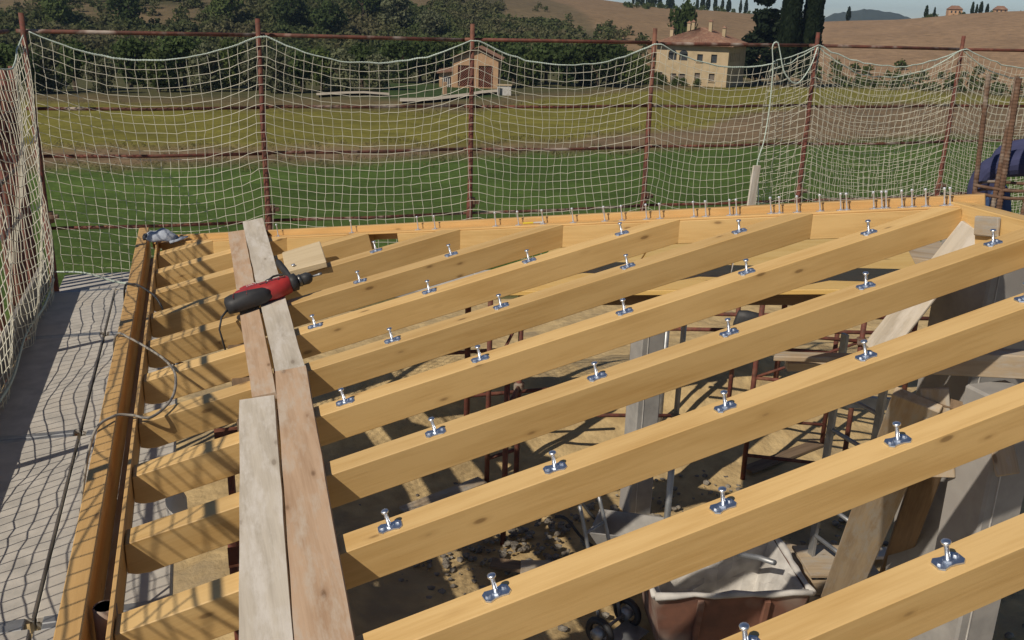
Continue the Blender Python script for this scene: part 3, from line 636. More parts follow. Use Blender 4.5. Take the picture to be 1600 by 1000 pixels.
# ------------------------------------------------------------------ stud connectors
def plate_me():
    pts = [(-.0375, -.014), (-.026, -.025), (-.008, -.020), (.008, -.020), (.026, -.025), (.0375, -.014), (.0375, .014), (.026, .025), (.008, .020), (-.008, .020), (-.026, .025), (-.0375, .014)]
    V = [(x, y, .001) for x, y in pts]+[(x*.97, y*.95, .0045) for x, y in pts]; k = len(pts)
    F = [tuple(range(k, 2*k))]+[(i, (i+1) % k, k+(i+1) % k, k+i) for i in range(k)]
    V2, F2 = merge([(V, F)]+[([Vector(p)+Vector((0, 0, 0)) for p in tube_geo([(.0, 0, .004), (0, 0, .009)], .012, 8)[0]], tube_geo([(0, 0, .004), (0, 0, .009)], .012, 8)[1])])
    me = bpy.data.meshes.new('base_plate'); me.from_pydata([tuple(p) for p in V2], [], F2); me.materials.append(M['zinc']); return me
def geo_me(name, vf, mat, smooth=False):
    me = bpy.data.meshes.new(name); me.from_pydata([tuple(p) for p in vf[0]], [], vf[1]); me.materials.append(mat)
    if smooth: me.polygons.foreach_set('use_smooth', [True]*len(me.polygons))
    return me
PL = plate_me()
def rings(prof, sides=10):
    V = []; F = []
    for r_, z_ in prof:
        for k in range(sides): V.append((r_*math.cos(2*math.pi*k/sides), r_*math.sin(2*math.pi*k/sides), z_))
    for i in range(len(prof)-1):
        for k in range(sides): F.append((i*sides+k, i*sides+(k+1) % sides, (i+1)*sides+(k+1) % sides, (i+1)*sides+k))
    F.append(tuple((len(prof)-1)*sides+k for k in range(sides))); return V, F
ST = geo_me('stud', rings([(.0062, .004), (.0062, .052), (.0115, .054), (.0122, .0575), (.0112, .0605), (.004, .0612)]), M['zinc'], True)
SC = geo_me('screw_head', rings([(.0075, .004), (.0075, .008), (.005, .0098)], 6), M['zinc'])
M['zinc_bright'] = noise_mat('bright_zinc', (.78, .80, .84), (.62, .65, .70), 40, .4, .1, .001, metallic=.45)
ST2 = ST.copy(); ST2.materials.clear(); ST2.materials.append(M['zinc_bright'])
def connector(mw, label, group, hipstud=False):
    e = empty('stud_connector', mw); tag(e, label, 'connector', group)
    link('base_plate', PL, parent=e)
    link('stud', ST2 if hipstud else ST, parent=e, mw=Matrix.Rotation(random.uniform(-.06, .06), 4, 'X') @ Matrix.Rotation(random.uniform(-.05, .05), 4, 'Y'))
    for s in (() if hipstud else (-1, 1)): link('screw_head', SC, parent=e, mw=Matrix.Translation((s*.025, s*.004, 0)))
CN = {0: [.743, 1.290], 1: [.299, .972, 1.543, 2.2], 2: [.106, .648, 1.258, 1.808, 2.489], 3: [.373, 1.007, 1.561, 2.183, 2.802], 4: [.119, .688, 1.343, 1.938, 2.572], 5: [.414, .938, 1.588, 2.198], 6: [.120, .708, 1.253, 1.778], 7: [.431, .955], 8: [.129, .612]}
for i, us in CN.items():
    for k, u in enumerate(us):
        connector(rmat(u, Y0+SP*i+WR/2+random.uniform(-.006, .006), 0, random.uniform(-.12, .12)), f'zinc stud connector, {onum(k)} from the left on the {onum(i)} rafter counting from the bottom right', 'stud connectors on the rafters')
hx = [.45, .884, 1.239, 1.326, 1.621, 1.726, 1.837, 1.968, 2.101, 2.172, 2.270, 2.322, 2.453, 2.497, 2.585, 2.609, 2.731, 2.76, 2.82, 2.897, 2.964, 2.984, 3.07, 3.095, 3.108, 3.157, 3.187, 3.229, 3.283, 3.30]
hr = math.atan2(-1, .963)
for k, x in enumerate(hx):
    p = hip_pt(x, .045, -.004); connector(Matrix.Translation(p) @ Matrix.Rotation(hr, 4, 'Z') @ Matrix.Rotation(-.165, 4, 'Y') @ Matrix.Diagonal((.58, .58, 1.45, 1)), f'upright zinc stud on the hip beam, {onum(k)} from its left end', 'studs along the hip beam', True)

# ------------------------------------------------------------------ loose things on the rafters
def roof_plank(name, c4, n0, th, mat, label):
    """c4: (u,y) corners TL,TR,BR,BL on the roof slope"""
    cu = sum(c[0] for c in c4)/4; cy = sum(c[1] for c in c4)/4
    rng = random.Random(len(label)); pts = []
    L, R_ = [], []
    k = 14
    for i in range(k+1):
        s = i/k
        for lst, a_, b_ in ((L, c4[0], c4[3]), (R_, c4[1], c4[2])):
            lst.append((a_[0]+(b_[0]-a_[0])*s-cu+rng.uniform(-.0022, .0022), a_[1]+(b_[1]-a_[1])*s-cy+(rng.uniform(-.01, .01) if i in (0, k) else 0)))
    V = []; F = []
    for (lu, ly), (ru, ry) in zip(L, R_):
        V += [(-ly, lu, th), (-ry, ru, th), (-ly, lu, 0), (-ry, ru, 0)]
    for i in range(k):
        j = 4*i; F += [(j, j+4, j+5, j+1), (j+2, j+3, j+7, j+6), (j, j+2, j+6, j+4), (j+1, j+5, j+7, j+3)]
    F += [(0, 1, 3, 2), (4*k, 4*k+2, 4*k+3, 4*k+1)]
    o = raw(name, V, F, mat, None, rmat(cu, cy, n0) @ Matrix.Rotation(rad(-90), 4, 'Z'))
    bpy.context.view_layer.update()
    return tag(o, label, 'plank', 'planks laid across the rafters')
roof_plank('walk_plank', [(-.205, 6.82), (-.094, 6.76), (-.131, 3.73), (-.228, 3.75)], .002, .03, M['brown_plank'], 'short brown plank at the far left of the plank walk, under the drill')
roof_plank('walk_plank', [(-.089, 7.0), (.053, 6.97), (.012, 3.905), (-.112, 3.945)], .003, .035, M['white_plank'], 'whitish weathered plank at the far end, drill resting across it')
roof_plank('walk_plank', [(-.113, 3.94), (.017, 3.90), (-.105, 1.50), (-.256, 1.50)], .002, .034, M['brown_plank'], 'long pinkish brown plank nearest the camera on the right of the walk')
roof_plank('walk_plank', [(-.279, 3.745), (-.140, 3.685), (-.256-.006, 1.4), (-.40, 1.4)], .004, .032, M['white_plank'], 'pale grey weathered plank nearest the camera on the left of the walk')
# cut block
V = []; bm = None
blk = link('timber_offcut', box_me('timber_offcut', .24, .46, .045, .004, (0, 0, .0225), .006), M['pale_block'], None, rmat(.205, 5.60, .002, rad(-3))); tag(blk, 'pale square timber offcut lying across two rafters near the drill', 'offcut')
# drill
dm = rmat(-.045, 4.96, .036, rad(4)) @ Matrix.Diagonal((1, 1.32, 1.2, 1))
drill = empty('hammer_drill', dm); tag(drill, 'red and black corded hammer drill lying on the planks', 'drill')
def loft(name, secs, mat, parent, sides=12, mw=None):
    """secs: (x, yc, zc, ry, rz) ellipse sections along x"""
    V = []; F = []
    for x, yc, zc, ry, rz_ in secs:
        for k in range(sides):
            a_ = 2*math.pi*k/sides; ca, sa = math.cos(a_), math.sin(a_); e_ = .75
            V.append((x, yc+ry*math.copysign(abs(ca)**e_, ca), zc+rz_*math.copysign(abs(sa)**e_, sa)))
    for i in range(len(secs)-1):
        for k in range(sides): F.append((i*sides+k, (i+1)*sides+k, (i+1)*sides+(k+1) % sides, i*sides+(k+1) % sides))
    F += [tuple(range(sides)), tuple((len(secs)-1)*sides+k for k in range(sides-1, -1, -1))]
    return raw(name, V, F, mat, parent, mw, True)
body = loft('motor_housing', [(-.175, .016, .045, .018, .03), (-.155, .014, .045, .038, .036), (-.10, .012, .045, .047, .039), (-.02, .004, .045, .05, .042), (.03, .0, .045, .05, .043), (.085, .004, .045, .042, .042), (.115, .008, .045, .036, .038), (.125, .01, .045, .03, .032)], M['red_plastic'], drill)
loft('grip_top', [(-.135, .045, .045, .028, .035), (-.11, .055, .045, .032, .036), (-.06, .05, .045, .034, .037), (-.03, .03, .045, .03, .036)], M['red_plastic'], drill)
loft('rear_handle', [(-.235, -.02, .04, .012, .022), (-.225, -.022, .042, .045, .034), (-.19, -.018, .043, .055, .037), (-.14, -.026, .044, .046, .039), (-.09, -.033, .045, .032, .040), (-.03, -.036, .045, .022, .036), (.01, -.036, .045, .010, .02)], M['black'], drill)
fc_ = bpy.data.curves.new('maker_lettering', 'FONT'); fc_.body = 'HILTI'; fc_.size = .028; fc_.extrude = .0006; fc_.materials.append(M['white'])
ft = bpy.data.objects.new('lettering_source', fc_); C.objects.link(ft); bpy.context.view_layer.update(); mt_ = bpy.data.meshes.new_from_object(ft); bpy.data.objects.remove(ft); bpy.data.curves.remove(fc_)
fo = link('maker_lettering', mt_, M['white'], body); fo.matrix_basis = Matrix.Translation((-.10, .012, .0885)) @ Matrix.Rotation(rad(6), 4, 'Z')
for k in range(4): box('screw_boss', (.008, .008, .004), M['chuck'], body, (-.0+.033*k, -.012+.012*(k % 2), .0872-.0006*k), bev=.001)
box('housing_seam', (.14, .0022, .003), M['black'], body, (.035, -.006, .0872), bev=0)
box('trigger', (.045, .018, .02), M['black'], drill, (-.075, .012, .072), bev=.004)
loft('vent', [(.0, .02, .081, .004, .008), (.01, .02, .082, .013, .009), (.03, .022, .082, .013, .009), (.04, .022, .081, .004, .008)], M['chuck'], body, 8)
for k in range(2): loft('accent_stripe', [(-.185+k*.07, -.055+.0*k, .077, .004, .004), (-.18+k*.07, -.03, .081, .008, .003), (-.172+k*.07, .01, .079, .004, .004)], M['red_plastic'], body, 8)
loft('gear_collar', [(.12, .01, .045, .034, .034), (.125, .01, .045, .037, .037), (.155, .01, .045, .037, .037), (.16, .01, .045, .03, .03)], M['black'], drill, 16)
loft('chuck_ring', [(.16, .01, .045, .025, .025), (.18, .01, .045, .027, .027), (.183, .01, .045, .022, .022)], M['chuck'], drill, 16)
loft('chuck', [(.18, .01, .045, .024, .024), (.215, .01, .045, .026, .026), (.232, .01, .045, .02, .02), (.24, .01, .045, .012, .012)], M['black'], drill, 16)
tube('bit', [(.238, .01, .045), (.275, .01, .045), (.277, .01, .045), (.295, .01, .045)], [.005, .005, .007, .006], M['steel'], drill, 8)
tube('side_handle', [(.14, .03, .05), (.135, .07, .06), (.125, .12, .075), (.115, .2, .09), (.113, .22, .092)], [.016, .012, .018, .019, .014], M['black'], drill, 10)
tube('power_cable', [(-.225, -.04, .035), (-.27, -.075, .02), (-.30, -.10, -.02), (-.305, -.09, -.12), (-.30, -.02, -.25), (-.31, .05, -.6), (-.32, .06, -1.2)], .005, M['black'], drill, 7)
tube('cable_loop', [(.0, .05, .06), (.02, .10, .06), (.06, .15, .055), (.1, .16, .05), (.12, .14, .05)], .005, M['black'], drill, 7)
# cap at the far left corner
cp = empty('crumpled_cap', Matrix.Translation((-.29, 7.13, 2.66)) @ Matrix.Rotation(rad(-14), 4, 'Z')); tag(cp, 'crumpled grey baseball cap lying at the far left corner', 'cap')
bm = bmesh.new(); bmesh.ops.create_uvsphere(bm, u_segments=22, v_segments=14, radius=1)
for v_ in bm.verts:
    c_ = v_.co.copy(); wv = 1+.10*math.sin(c_.x*5+c_.y*3)+.08*math.sin(c_.z*8+c_.x*7)+.05*math.sin(c_.y*11)
    v_.co = Vector((c_.x*.115*wv, c_.y*.075*wv, max(c_.z, -.25)*.058*wv+.018))
me = bpy.data.meshes.new('crown_fabric'); bm.to_mesh(me); bm.free(); me.polygons.foreach_set('use_smooth', [True]*len(me.polygons)); link('crown_fabric', me, M['cap'], cp)
V = []; F = []
for i in range(13):
    a_ = -1.2+2.4*i/12
    for q_, rr in enumerate((.07, .145)): V.append((rr*math.cos(a_)*1.15-.0+.02, rr*math.sin(a_)*.62, .012+.03*(q_)*math.cos(a_*1.3)-.012*q_)); 
k = len(V); V += [(x, y, z-.006) for x, y, z in V]
for i in range(12):
    j = 2*i; F += [(j, j+1, j+3, j+2), (k+j, k+j+2, k+j+3, k+j+1), (j+1, k+j+1, k+j+3, j+3)]
raw('peak', V, F, M['cap'], cp, smooth=True)
loft('opening', [(-.128, -.02, .022, .012, .012), (-.118, -.02, .026, .034, .024), (-.09, -.02, .03, .03, .024)], M['capdark'], cp)
# folding pencil on the hip
mw, L = beam_between(hip_pt(1.74, .06, .008), hip_pt(1.86, .06, .008)); pc = empty('carpenter_pencil', mw); tag(pc, 'short yellow and white carpenter pencil lying on the hip beam', 'pencil')
link('yellow_end', box_me('yellow_end', .07, .012, .008, .001, (.035, 0, 0)), M['yellow_paint'], pc); link('white_end', box_me('white_end', .07, .012, .008, .001, (.1055, 0, 0)), M['white'], pc)
# grey cable looping over the eave box
def smooth_path(pts, k=6):
    P = [Vector(p) for p in pts]; out = []
    for i in range(len(P)-1):
        p0, p1, p2, p3 = P[max(i-1, 0)], P[i], P[i+1], P[min(i+2, len(P)-1)]
        for j in range(k):
            s = j/k; out.append(.5*((2*p1)+(p2-p0)*s+(2*p0-5*p1+4*p2-p3)*s*s+(3*p1-p0-3*p2+p3)*s**3))
    out.append(P[-1]); return out
cb = tube('electric_cable', smooth_path([(-.52, 5.35, 2.05), (-.50, 5.15, 2.5), (-.46, 5.0, 2.665), (-.40, 4.92, 2.668), (-.31, 4.78, 2.655), (-.22, 4.55, 2.665), (-.17, 4.3, 2.68), (-.18, 4.02, 2.68), (-.26, 3.88, 2.66), (-.34, 3.92, 2.66), (-.41, 3.90, 2.67), (-.48, 3.78, 2.64), (-.53, 3.55, 2.4), (-.55, 3.3, 2.05)]), .006, M['cable_grey'], None, 8); tag(cb, 'grey electric cable looping over the wooden eave box', 'cable')
cb = tube('electric_cable', smooth_path([(-.52, 6.6, 2.03), (-.52, 6.3, 2.15), (-.49, 6.05, 2.6), (-.43, 5.95, 2.666), (-.36, 5.85, 2.66), (-.28, 5.65, 2.64), (-.24, 5.6, 2.5), (-.22, 5.62, 2.2)]), .006, M['black'], None, 8); tag(cb, 'dark cable crossing the eave box beyond the grey loop', 'cable')
# rusty pipe end in the channel
V, F = tube_geo([(-.352, 2.60, 2.0), (-.352, 2.60, 2.62)], .033, 18, False); V2, F2 = tube_geo([(-.352, 2.60, 2.62), (-.352, 2.60, 2.1)], .028, 18, False)
V, F = merge([(V, F), (V2, F2)]); k = 18; F += [(k+i, k+(i+1) % k, 2*k+(i+1) % k, 2*k+i) for i in range(k)]
o = raw('pipe_stub', V, F, M['skip_rust'], None, None, True); tag(o, 'rusty open pipe end standing in the eave channel', 'pipe')
bt = empty('plastic_bottle', Matrix.Translation((-.20, 3.98, 2.02))); tag(bt, 'white plastic bottle with blue cap standing below the eave', 'bottle')
raw('bottle_body', *rings([(.0, 0), (.04, 0), (.045, .02), (.045, .2), (.018, .26)], 14), M['white'], bt, smooth=True); raw('cap', *rings([(.021, .255), (.021, .285), (.019, .288)], 14), M['blue'], bt, smooth=True)

# ------------------------------------------------------------------ scaffold: walkway, guard rails, nets
def deck_plank(name, x0, x1, y0, y1, z, label, mat='deck'):
    e = empty(name, Matrix.Translation(((x0+x1)/2, (y0+y1)/2, z))); tag(e, label, 'scaffold deck', 'scaffold walkway decks')
    wd, L = x1-x0, y1-y0
    me = box_me('deck_board', wd, L, .03, .004, (0, 0, -.015)); link('deck_board', me, M[mat], e)
    for s in (-1, 1): link('side_rail', box_me('side_rail', .018, L, .06, .003, (s*(wd/2-.006), 0, -.048)), M['steel'], e)
    for s in (-1, 1): link('end_hook', box_me('end_hook', wd*.9, .05, .05, .004, (0, s*(L/2+.022), -.025)), M['steel'], e)
edges = [-1.3, 1.72, 3.52, 5.32, 7.08, 8.28]
for k in range(5):
    lab = ['nearest below the frame', 'nearest visible', 'second', 'third', 'farthest'][k]
    deck_plank('scaffold_deck', -1.25, -.742, edges[k]+.04, edges[k+1]-.04, 2.0+.004*(k % 2), f'{lab} grey scaffold deck of the outer walkway row along the left net')
    deck_plank('scaffold_deck', -.730, -.235, edges[k]+.04, edges[k+1]-.04, 1.996-.004*(k % 2), f'{lab} grey scaffold deck of the inner walkway row beside the eave')
tb = plank('toe_board', (-1.262, -1.3, 2.13), (-1.262, 8.35, 2.13), .03, .25, M['toe'], 'grey timber toe board along the foot of the left net', 'board')
# cord nets
def cords(P, r, sides=3):
    """P: array (rows, cols, 3): cords along both directions as 3-sided tubes"""
    VV = []; FF = []; off = 0
    def run(lines):
        nonlocal off
        n_, k, _ = lines.shape
        d = np.zeros_like(lines); d[:, 1:-1] = lines[:, 2:]-lines[:, :-2]; d[:, 0] = lines[:, 1]-lines[:, 0]; d[:, -1] = lines[:, -1]-lines[:, -2]
        d /= np.linalg.norm(d, axis=2)[..., None]+1e-9
        ref = np.array([.31, .87, .38]); a_ = np.cross(d, ref); a_ /= np.linalg.norm(a_, axis=2)[..., None]+1e-9; b_ = np.cross(d, a_)
        ring = np.stack([lines+r*(math.cos(2*math.pi*s/sides)*a_+math.sin(2*math.pi*s/sides)*b_) for s in range(sides)], 2)
        VV.append(ring.reshape(-1, 3)); base = off+np.arange(n_*k*sides).reshape(n_, k, sides); off += n_*k*sides
        A = base[:, :-1]; B = base[:, 1:]
        FF.append(np.stack([A, np.roll(A, -1, 2), np.roll(B, -1, 2), B], 3).reshape(-1, 4))
    run(P); run(P.transpose(1, 0, 2))
    return np.concatenate(VV), np.concatenate(FF)
def net_obj(name, P, r, parent, mat):
    V, F = cords(P, r); me = bpy.data.meshes.new(name); me.vertices.add(len(V)); me.vertices.foreach_set('co', V.ravel())
    me.loops.add(len(F)*4); me.loops.foreach_set('vertex_index', F.ravel().astype(np.int32)); me.polygons.add(len(F))
    me.polygons.foreach_set('loop_start', np.arange(0, len(F)*4, 4, dtype=np.int32)); me.polygons.foreach_set('loop_total', np.full(len(F), 4, dtype=np.int32)); me.update(calc_edges=True)
    o = link(name, me, mat, parent); return o
def rope_obj(name, pts, r, parent):
    """two-strand twisted rope"""
    P = [Vector(p) for p in pts]; L = [0]
    for a_, b_ in zip(P[:-1], P[1:]): L.append(L[-1]+(b_-a_).length)
    m_ = max(8, int(L[-1]/.022)); xs = np.linspace(0, L[-1], m_); A = np.array([list(p) for p in P]); Q = np.stack([np.interp(xs, L, A[:, k]) for k in range(3)], 1)
    parts = []
    for s in (0, math.pi):
        pp = [Vector(q)+Vector((0, math.cos(x/.045*6.28+s)*r*.5, math.sin(x/.045*6.28+s)*r*.5)) for q, x in zip(Q, xs)]
        parts.append(tube_geo(pp, r*.62, 5))
    V, F = merge(parts); return raw(name, V, F, M['rope'], parent, None, True)
POSTX = [-1.216, .552, 2.376, 4.168, 5.952, 7.752, 9.55]
PY = 8.40
def back_net(s0, s1, shift, ylay, rows, jit, ztop=4.07, sagk=.22, cell=.078, pinch=.5, seed=0):
    """net between post positions s0..s1 in bay units"""
    g = np.random.default_rng(seed)
    ncol = int(round((s1-s0)*1.79/cell)); s = np.linspace(s0, s1, ncol+1)
    fr = s-np.floor(s); bow = 4*fr*(1-fr)
    x0 = np.interp(s, np.arange(len(POSTX)), POSTX)
    P = np.zeros((rows+1, ncol+1, 3))
    for j in range(rows+1):
        t_ = j/rows
        sag = sagk*(1-.55*t_)*bow
        z = ztop-sag-j*cell*(1.0-.02*np.sin(s*5+seed))-.03*(1-bow)*0
        z = z+shift*t_*np.sin(s*2.2+seed)*.06
        x = x0+shift*.4*t_+.018*np.sin(j*.31+s*7+seed)+.10*t_*np.sin(np.pi*(s-s0)*.9+seed)*.5+.05*np.cos(2*np.pi*fr)*0
        y = PY-.055+ylay+.10*bow*math.sin(math.pi*min(t_*1.2, 1))+.03*np.sin(s*9+j*.2+seed)*t_
        P[j, :, 0] = x; P[j, :, 1] = y; P[j, :, 2] = z
    P += g.normal(size=P.shape)*jit
    return P
n1 = empty('safety_net', Matrix.Identity(4)); tag(n1, 'cream cord safety net sagging between the posts from the left corner to the fifth post', 'safety net')
PA = back_net(0.02, 3.72, 0, 0, 25, .0035, seed=1)
net_obj('net_cords', PA, .0025, n1, M['cord'])
rope_obj('border_rope', [tuple(p) for p in PA[0]], .0085, n1)
n2 = empty('safety_net', Matrix.Identity(4)); tag(n2, 'doubled cream cord net hanging in tight folds over the right-hand bays', 'safety net')
PB = back_net(3.70, 5.99, 0, -.01, 28, .005, sagk=.20, cell=.076, seed=2)
net_obj('front_cords', PB, .0024, n2, M['cord'])
PC = back_net(3.72, 5.98, .25, .06, 29, .006, sagk=.30, cell=.074, ztop=4.06, seed=5)
PC[:, :, 0] += np.linspace(0, .12, PC.shape[0])[:, None]*np.sin(np.linspace(0, 9, PC.shape[1]))[None]
net_obj('rear_cords', PC, .0024, n2, M['cord'])
rope_obj('border_rope', [tuple(p) for p in PB[0]], .0085, n2); rope_obj('rear_border_rope', [tuple(p) for p in PC[0]], .008, n2)
# hanging rope ends at the join
jx = float(np.interp(3.72, range(7), POSTX)); 
rp1 = rope_obj('hanging_rope', smooth_path([(jx+.45, PY-.09, 4.05), (jx+.38, PY-.1, 3.85), (jx+.25, PY-.1, 3.70), (jx+.1, PY-.1, 3.80), (jx+.02, PY-.1, 4.0), (jx-.02, PY-.1, 4.09), (jx-.07, PY-.1, 4.05), (jx-.04, PY-.1, 3.85), (jx-.03, PY-.1, 3.5), (jx-.05, PY-.1, 3.15), (jx-.10, PY-.1, 2.9), (jx-.06, PY-.12, 2.6), (jx-.05, PY-.13, 2.3)]), .0085, None)
tag(rp1, 'pale rope end looped over the rail and hanging down where the nets join', 'rope')
# left side net
ncol = int(9.6/.078); rows = 26; yy = np.linspace(8.34, -1.2, ncol+1); PLN = np.zeros((rows+1, ncol+1, 3))
fr = ((8.4-yy)/1.8) % 1; bow = 4*fr*(1-fr)
for j in range(rows+1):
    t_ = j/rows; PLN[j, :, 0] = -1.205+.05*bow*math.sin(math.pi*t_)+.02*np.sin(yy*6+j*.4); PLN[j, :, 1] = yy+.02*np.sin(j*.5+yy*4); PLN[j, :, 2] = 4.05-.22*(1-.5*t_)*bow-j*.076
PLN += RNG.normal(size=PLN.shape)*.003
n3 = empty('safety_net', Matrix.Identity(4)); tag(n3, 'cream cord safety net along the left walkway, seen almost edge-on', 'safety net')
net_obj('net_cords', PLN, .0036, n3, M['cord']); rope_obj('border_rope', [tuple(p) for p in PLN[0]], .0085, n3)
rope_obj('bottom_rope', smooth_path([(-1.2, 8.3, 2.10), (-1.19, 7.6, 2.08), (-1.2, 6.8, 2.12), (-1.17, 6.0, 2.09), (-1.19, 5.2, 2.12), (-1.17, 4.4, 2.08)]), .011, n3)
rope_obj('bottom_rope', smooth_path([(-1.18, 8.27, 2.17), (-.95, 8.22, 2.16), (-.7, 8.2, 2.07), (-.5, 8.15, 2.06), (-.3, 8.15, 2.03)]), .011, n1)
# back guard rail scaffold
sc1 = empty('back_scaffold', Matrix.Identity(4)); tag(sc1, 'rusty red tube scaffold with guard rails behind the hip beam', 'scaffold')
for k, x in enumerate(POSTX):
    lean = random.uniform(-.008, .008)
    tube('post', [(x, PY, -1.2), (x+lean*.3, PY, 2.62), (x+lean*.5, PY, 2.63), (x+lean, PY, 3.45), (x+lean, PY, 3.46), (x+lean, PY, 4.19)], [.03, .03, .024, .024, .021, .02], M['rust'], sc1, 12)
    tube('coupler', [(x+.02, PY+.02, 2.55), (x+.02, PY+.02, 2.64)], .04, M['rebar'], sc1, 10)
    box('coupler_lug', (.07, .05, .035), M['rebar'], sc1, (x+.06, PY, 2.60), bev=.006)
for z, sag in ((4.055, .0), (3.47, .01), (3.085, .012), (2.49, .01)):
    for k in range(len(POSTX)-1):
        a_, b_ = POSTX[k]-.05, POSTX[k+1]+.05; d1, d2 = random.uniform(-.008, .008), random.uniform(-.008, .008)
        m_ = (a_+b_)/2; tube('rail', [(a_, PY+.045+.04*(k % 2), z+d1), (m_, PY+.045+.04*(k % 2), z+(d1+d2)/2-sag), (b_, PY+.045+.04*(k % 2), z+d2)], .016 if z > 4 else .014, M['rust_rail'] if (k+int(z*10)) % 3 else M['rust'], sc1, 8)
for k in range(6):
    e = box('back_deck', (POSTX[k+1]-POSTX[k]-.02, .55, .05), M['deck'], sc1, ((POSTX[k]+POSTX[k+1])/2, PY-.33 if k else PY+.30, 1.93), bev=.004)
# left scaffold posts
sc2 = empty('left_scaffold', Matrix.Identity(4)); tag(sc2, 'rusty tube scaffold with guard rails carrying the left net', 'scaffold')
for k, y in enumerate((6.6, 4.8, 3.0, 1.2, -.6)):
    tube('post', [(-1.30, y, -.2), (-1.30, y, 2.6), (-1.30, y, 4.15)], [.03, .026, .02], M['rust'], sc2, 12); box('coupler', (.09, .07, .06), M['rebar'], sc2, (-1.27, y, 3.45), bev=.008)
    tube('bearer', [(-1.34, y+.0, 1.88), (-.2, y+.0, 1.88)], .024, M['rust'], sc2, 8)
for z in (4.05, 3.47, 3.05):
    tube('rail', [(-1.335, 8.5, z), (-1.335, 4, z-.01), (-1.335, -1.2, z)], .016, M['rust_rail'], sc2, 8)
# bundle of rusty uprights outside the left net
for k in range(13):
    y = 8.35+k*.105; o = tube('spare_tube', [(-1.58+.03*(k % 3), y, -1.2), (-1.52-.03*(k % 2), y+.02, 3.72-.06*((k*5) % 4))], .026, M['rust'], None, 8); tag(o, f'rusty red tube upright outside the left net, {onum(k)} from the near end', 'tube', 'tubes bundled outside the left net')
# strip of timber against the net
plank('timber_strip', (5.26, 8.24, 2.0), (5.33, 8.27, 2.90), .08, .03, M['white_plank'], 'short pale board standing upright against the back net', 'board', upv=Vector((0, -1, 0)))

# ------------------------------------------------------------------ below the roof
def column(name, x0, x1, y0, y1, z1, label):
    e = empty(name, Matrix.Translation(((x0+x1)/2, (y0+y1)/2, 0))); tag(e, label, 'column')
    link('shaft', box_me('shaft', x1-x0, y1-y0, z1+.1, .012, (0, 0, z1/2-.05)), M['concrete'], e)
    for s in range(1): link('shutter_seam', box_me('shutter_seam', .006, .005, z1, 0, (-(x1-x0)/2+.06+.09*s, -(y1-y0)/2-.002, z1/2)), M['white'], e)
    return e
column('concrete_column', 3.44, 3.66, 6.78, 7.0, 2.68, 'slim grey concrete column in the middle of the site below the rafters')
column('concrete_column', 3.30, 3.54, 2.97, 3.21, 2.72, 'wide grey concrete column at the lower right under the rafters')
column('concrete_column', 3.86, 4.28, 3.72, 4.10, 3.22, 'rough grey concrete column head under the rebar at the far right corner')
# timber cribbing on the right column
def tim(a_, b_, wd, th, mat, lab, upv=Vector((0, 0, 1))): return plank('timber', a_, b_, wd, th, M[mat], lab, 'timber', None, upv)
tim((3.05, 3.42, 2.79), (3.85, 3.02, 2.82), .10, .11, 'old_board', 'short squared timber lying across the top of the right concrete column')
tim((3.20, 3.28, 2.68), (3.26, 3.20, 2.25), .12, .025, 'old_board', 'short board nailed upright on the left of the right column', Vector((-1, -1, 0)))
tim((3.36, 3.10, 2.70), (3.33, 2.90, 2.40), .10, .025, 'old_board', 'stubby board end hanging beside the right column top', Vector((-1, -1, 0)))
tim((3.13, 3.30, 2.62), (4.15, 4.87, .02), .22, .05, 'old_board', 'long pale board propped diagonally left of the right concrete column', Vector((-.7, -.7, .4)))
tim((3.26, 3.22, 2.62), (4.45, 4.75, .02), .14, .05, 'dark_board', 'dark prop board standing behind the diagonal board', Vector((-.7, -.7, .2)))
tim((3.34, 3.36, 3.42), (3.084, 3.568, 2.764), .13, .028, 'white_plank', 'pale brace board leaning from the top beam corner down left', Vector((-.6, -.6, .5)))
tim((3.318, 3.20, 3.46), (3.318, 3.33, 3.44), .09, .02, 'old_board', 'small weathered cleat nailed to the top beam corner', Vector((-1, 0, 0)))
tim((2.80, 3.98, 2.62), (3.25, 3.55, 2.72), .09, .03, 'old_board', 'pale board end sticking out left below the corner brace', Vector((0, 0, 1)))
tim((2.9, 4.02, 2.55), (3.7, 3.72, 2.60), .07, .05, 'old_board', 'horizontal batten tying the brace boards below the corner', Vector((0, 0, 1)))
tim((.55, 4.25, .14), (2.1, 3.9, .12), .22, .05, 'old_board', 'old board lying on the sand under the plank walk')
tim((2.2, 6.15, .10), (3.3, 5.75, .12), .2, .04, 'old_board', 'old board lying on the floor left of the concrete skip')
for i, (x, y, rz, L, mt, lab) in enumerate(((1.5, 7.3, .4, .9, 'old_board', 'pale offcut on the sand below the middle rafters'), (2.0, 6.3, -.5, .7, 'dark_board', 'dark offcut on the sand left of the trolley'), (4.7, 6.2, .9, .8, 'old_board', 'offcut lying behind the ladder foot'), (5.0, 5.6, -.2, .6, 'white_plank', 'whitish offcut right of the timber crate'), (3.9, 6.4, -.8, .9, 'old_board', 'offcut lying behind the wheelbarrow'), (4.9, 7.2, .3, 1.1, 'dark_board', 'dark offcut under the level tubes on the right'), (2.9, 4.5, 1.1, .5, 'old_board', 'short offcut in front of the trolley'))):
    plank('board_offcut', (x, y, .09), (x+L*math.cos(rz), y+L*math.sin(rz), .10), .14, .03, M[mt], lab, 'offcut')
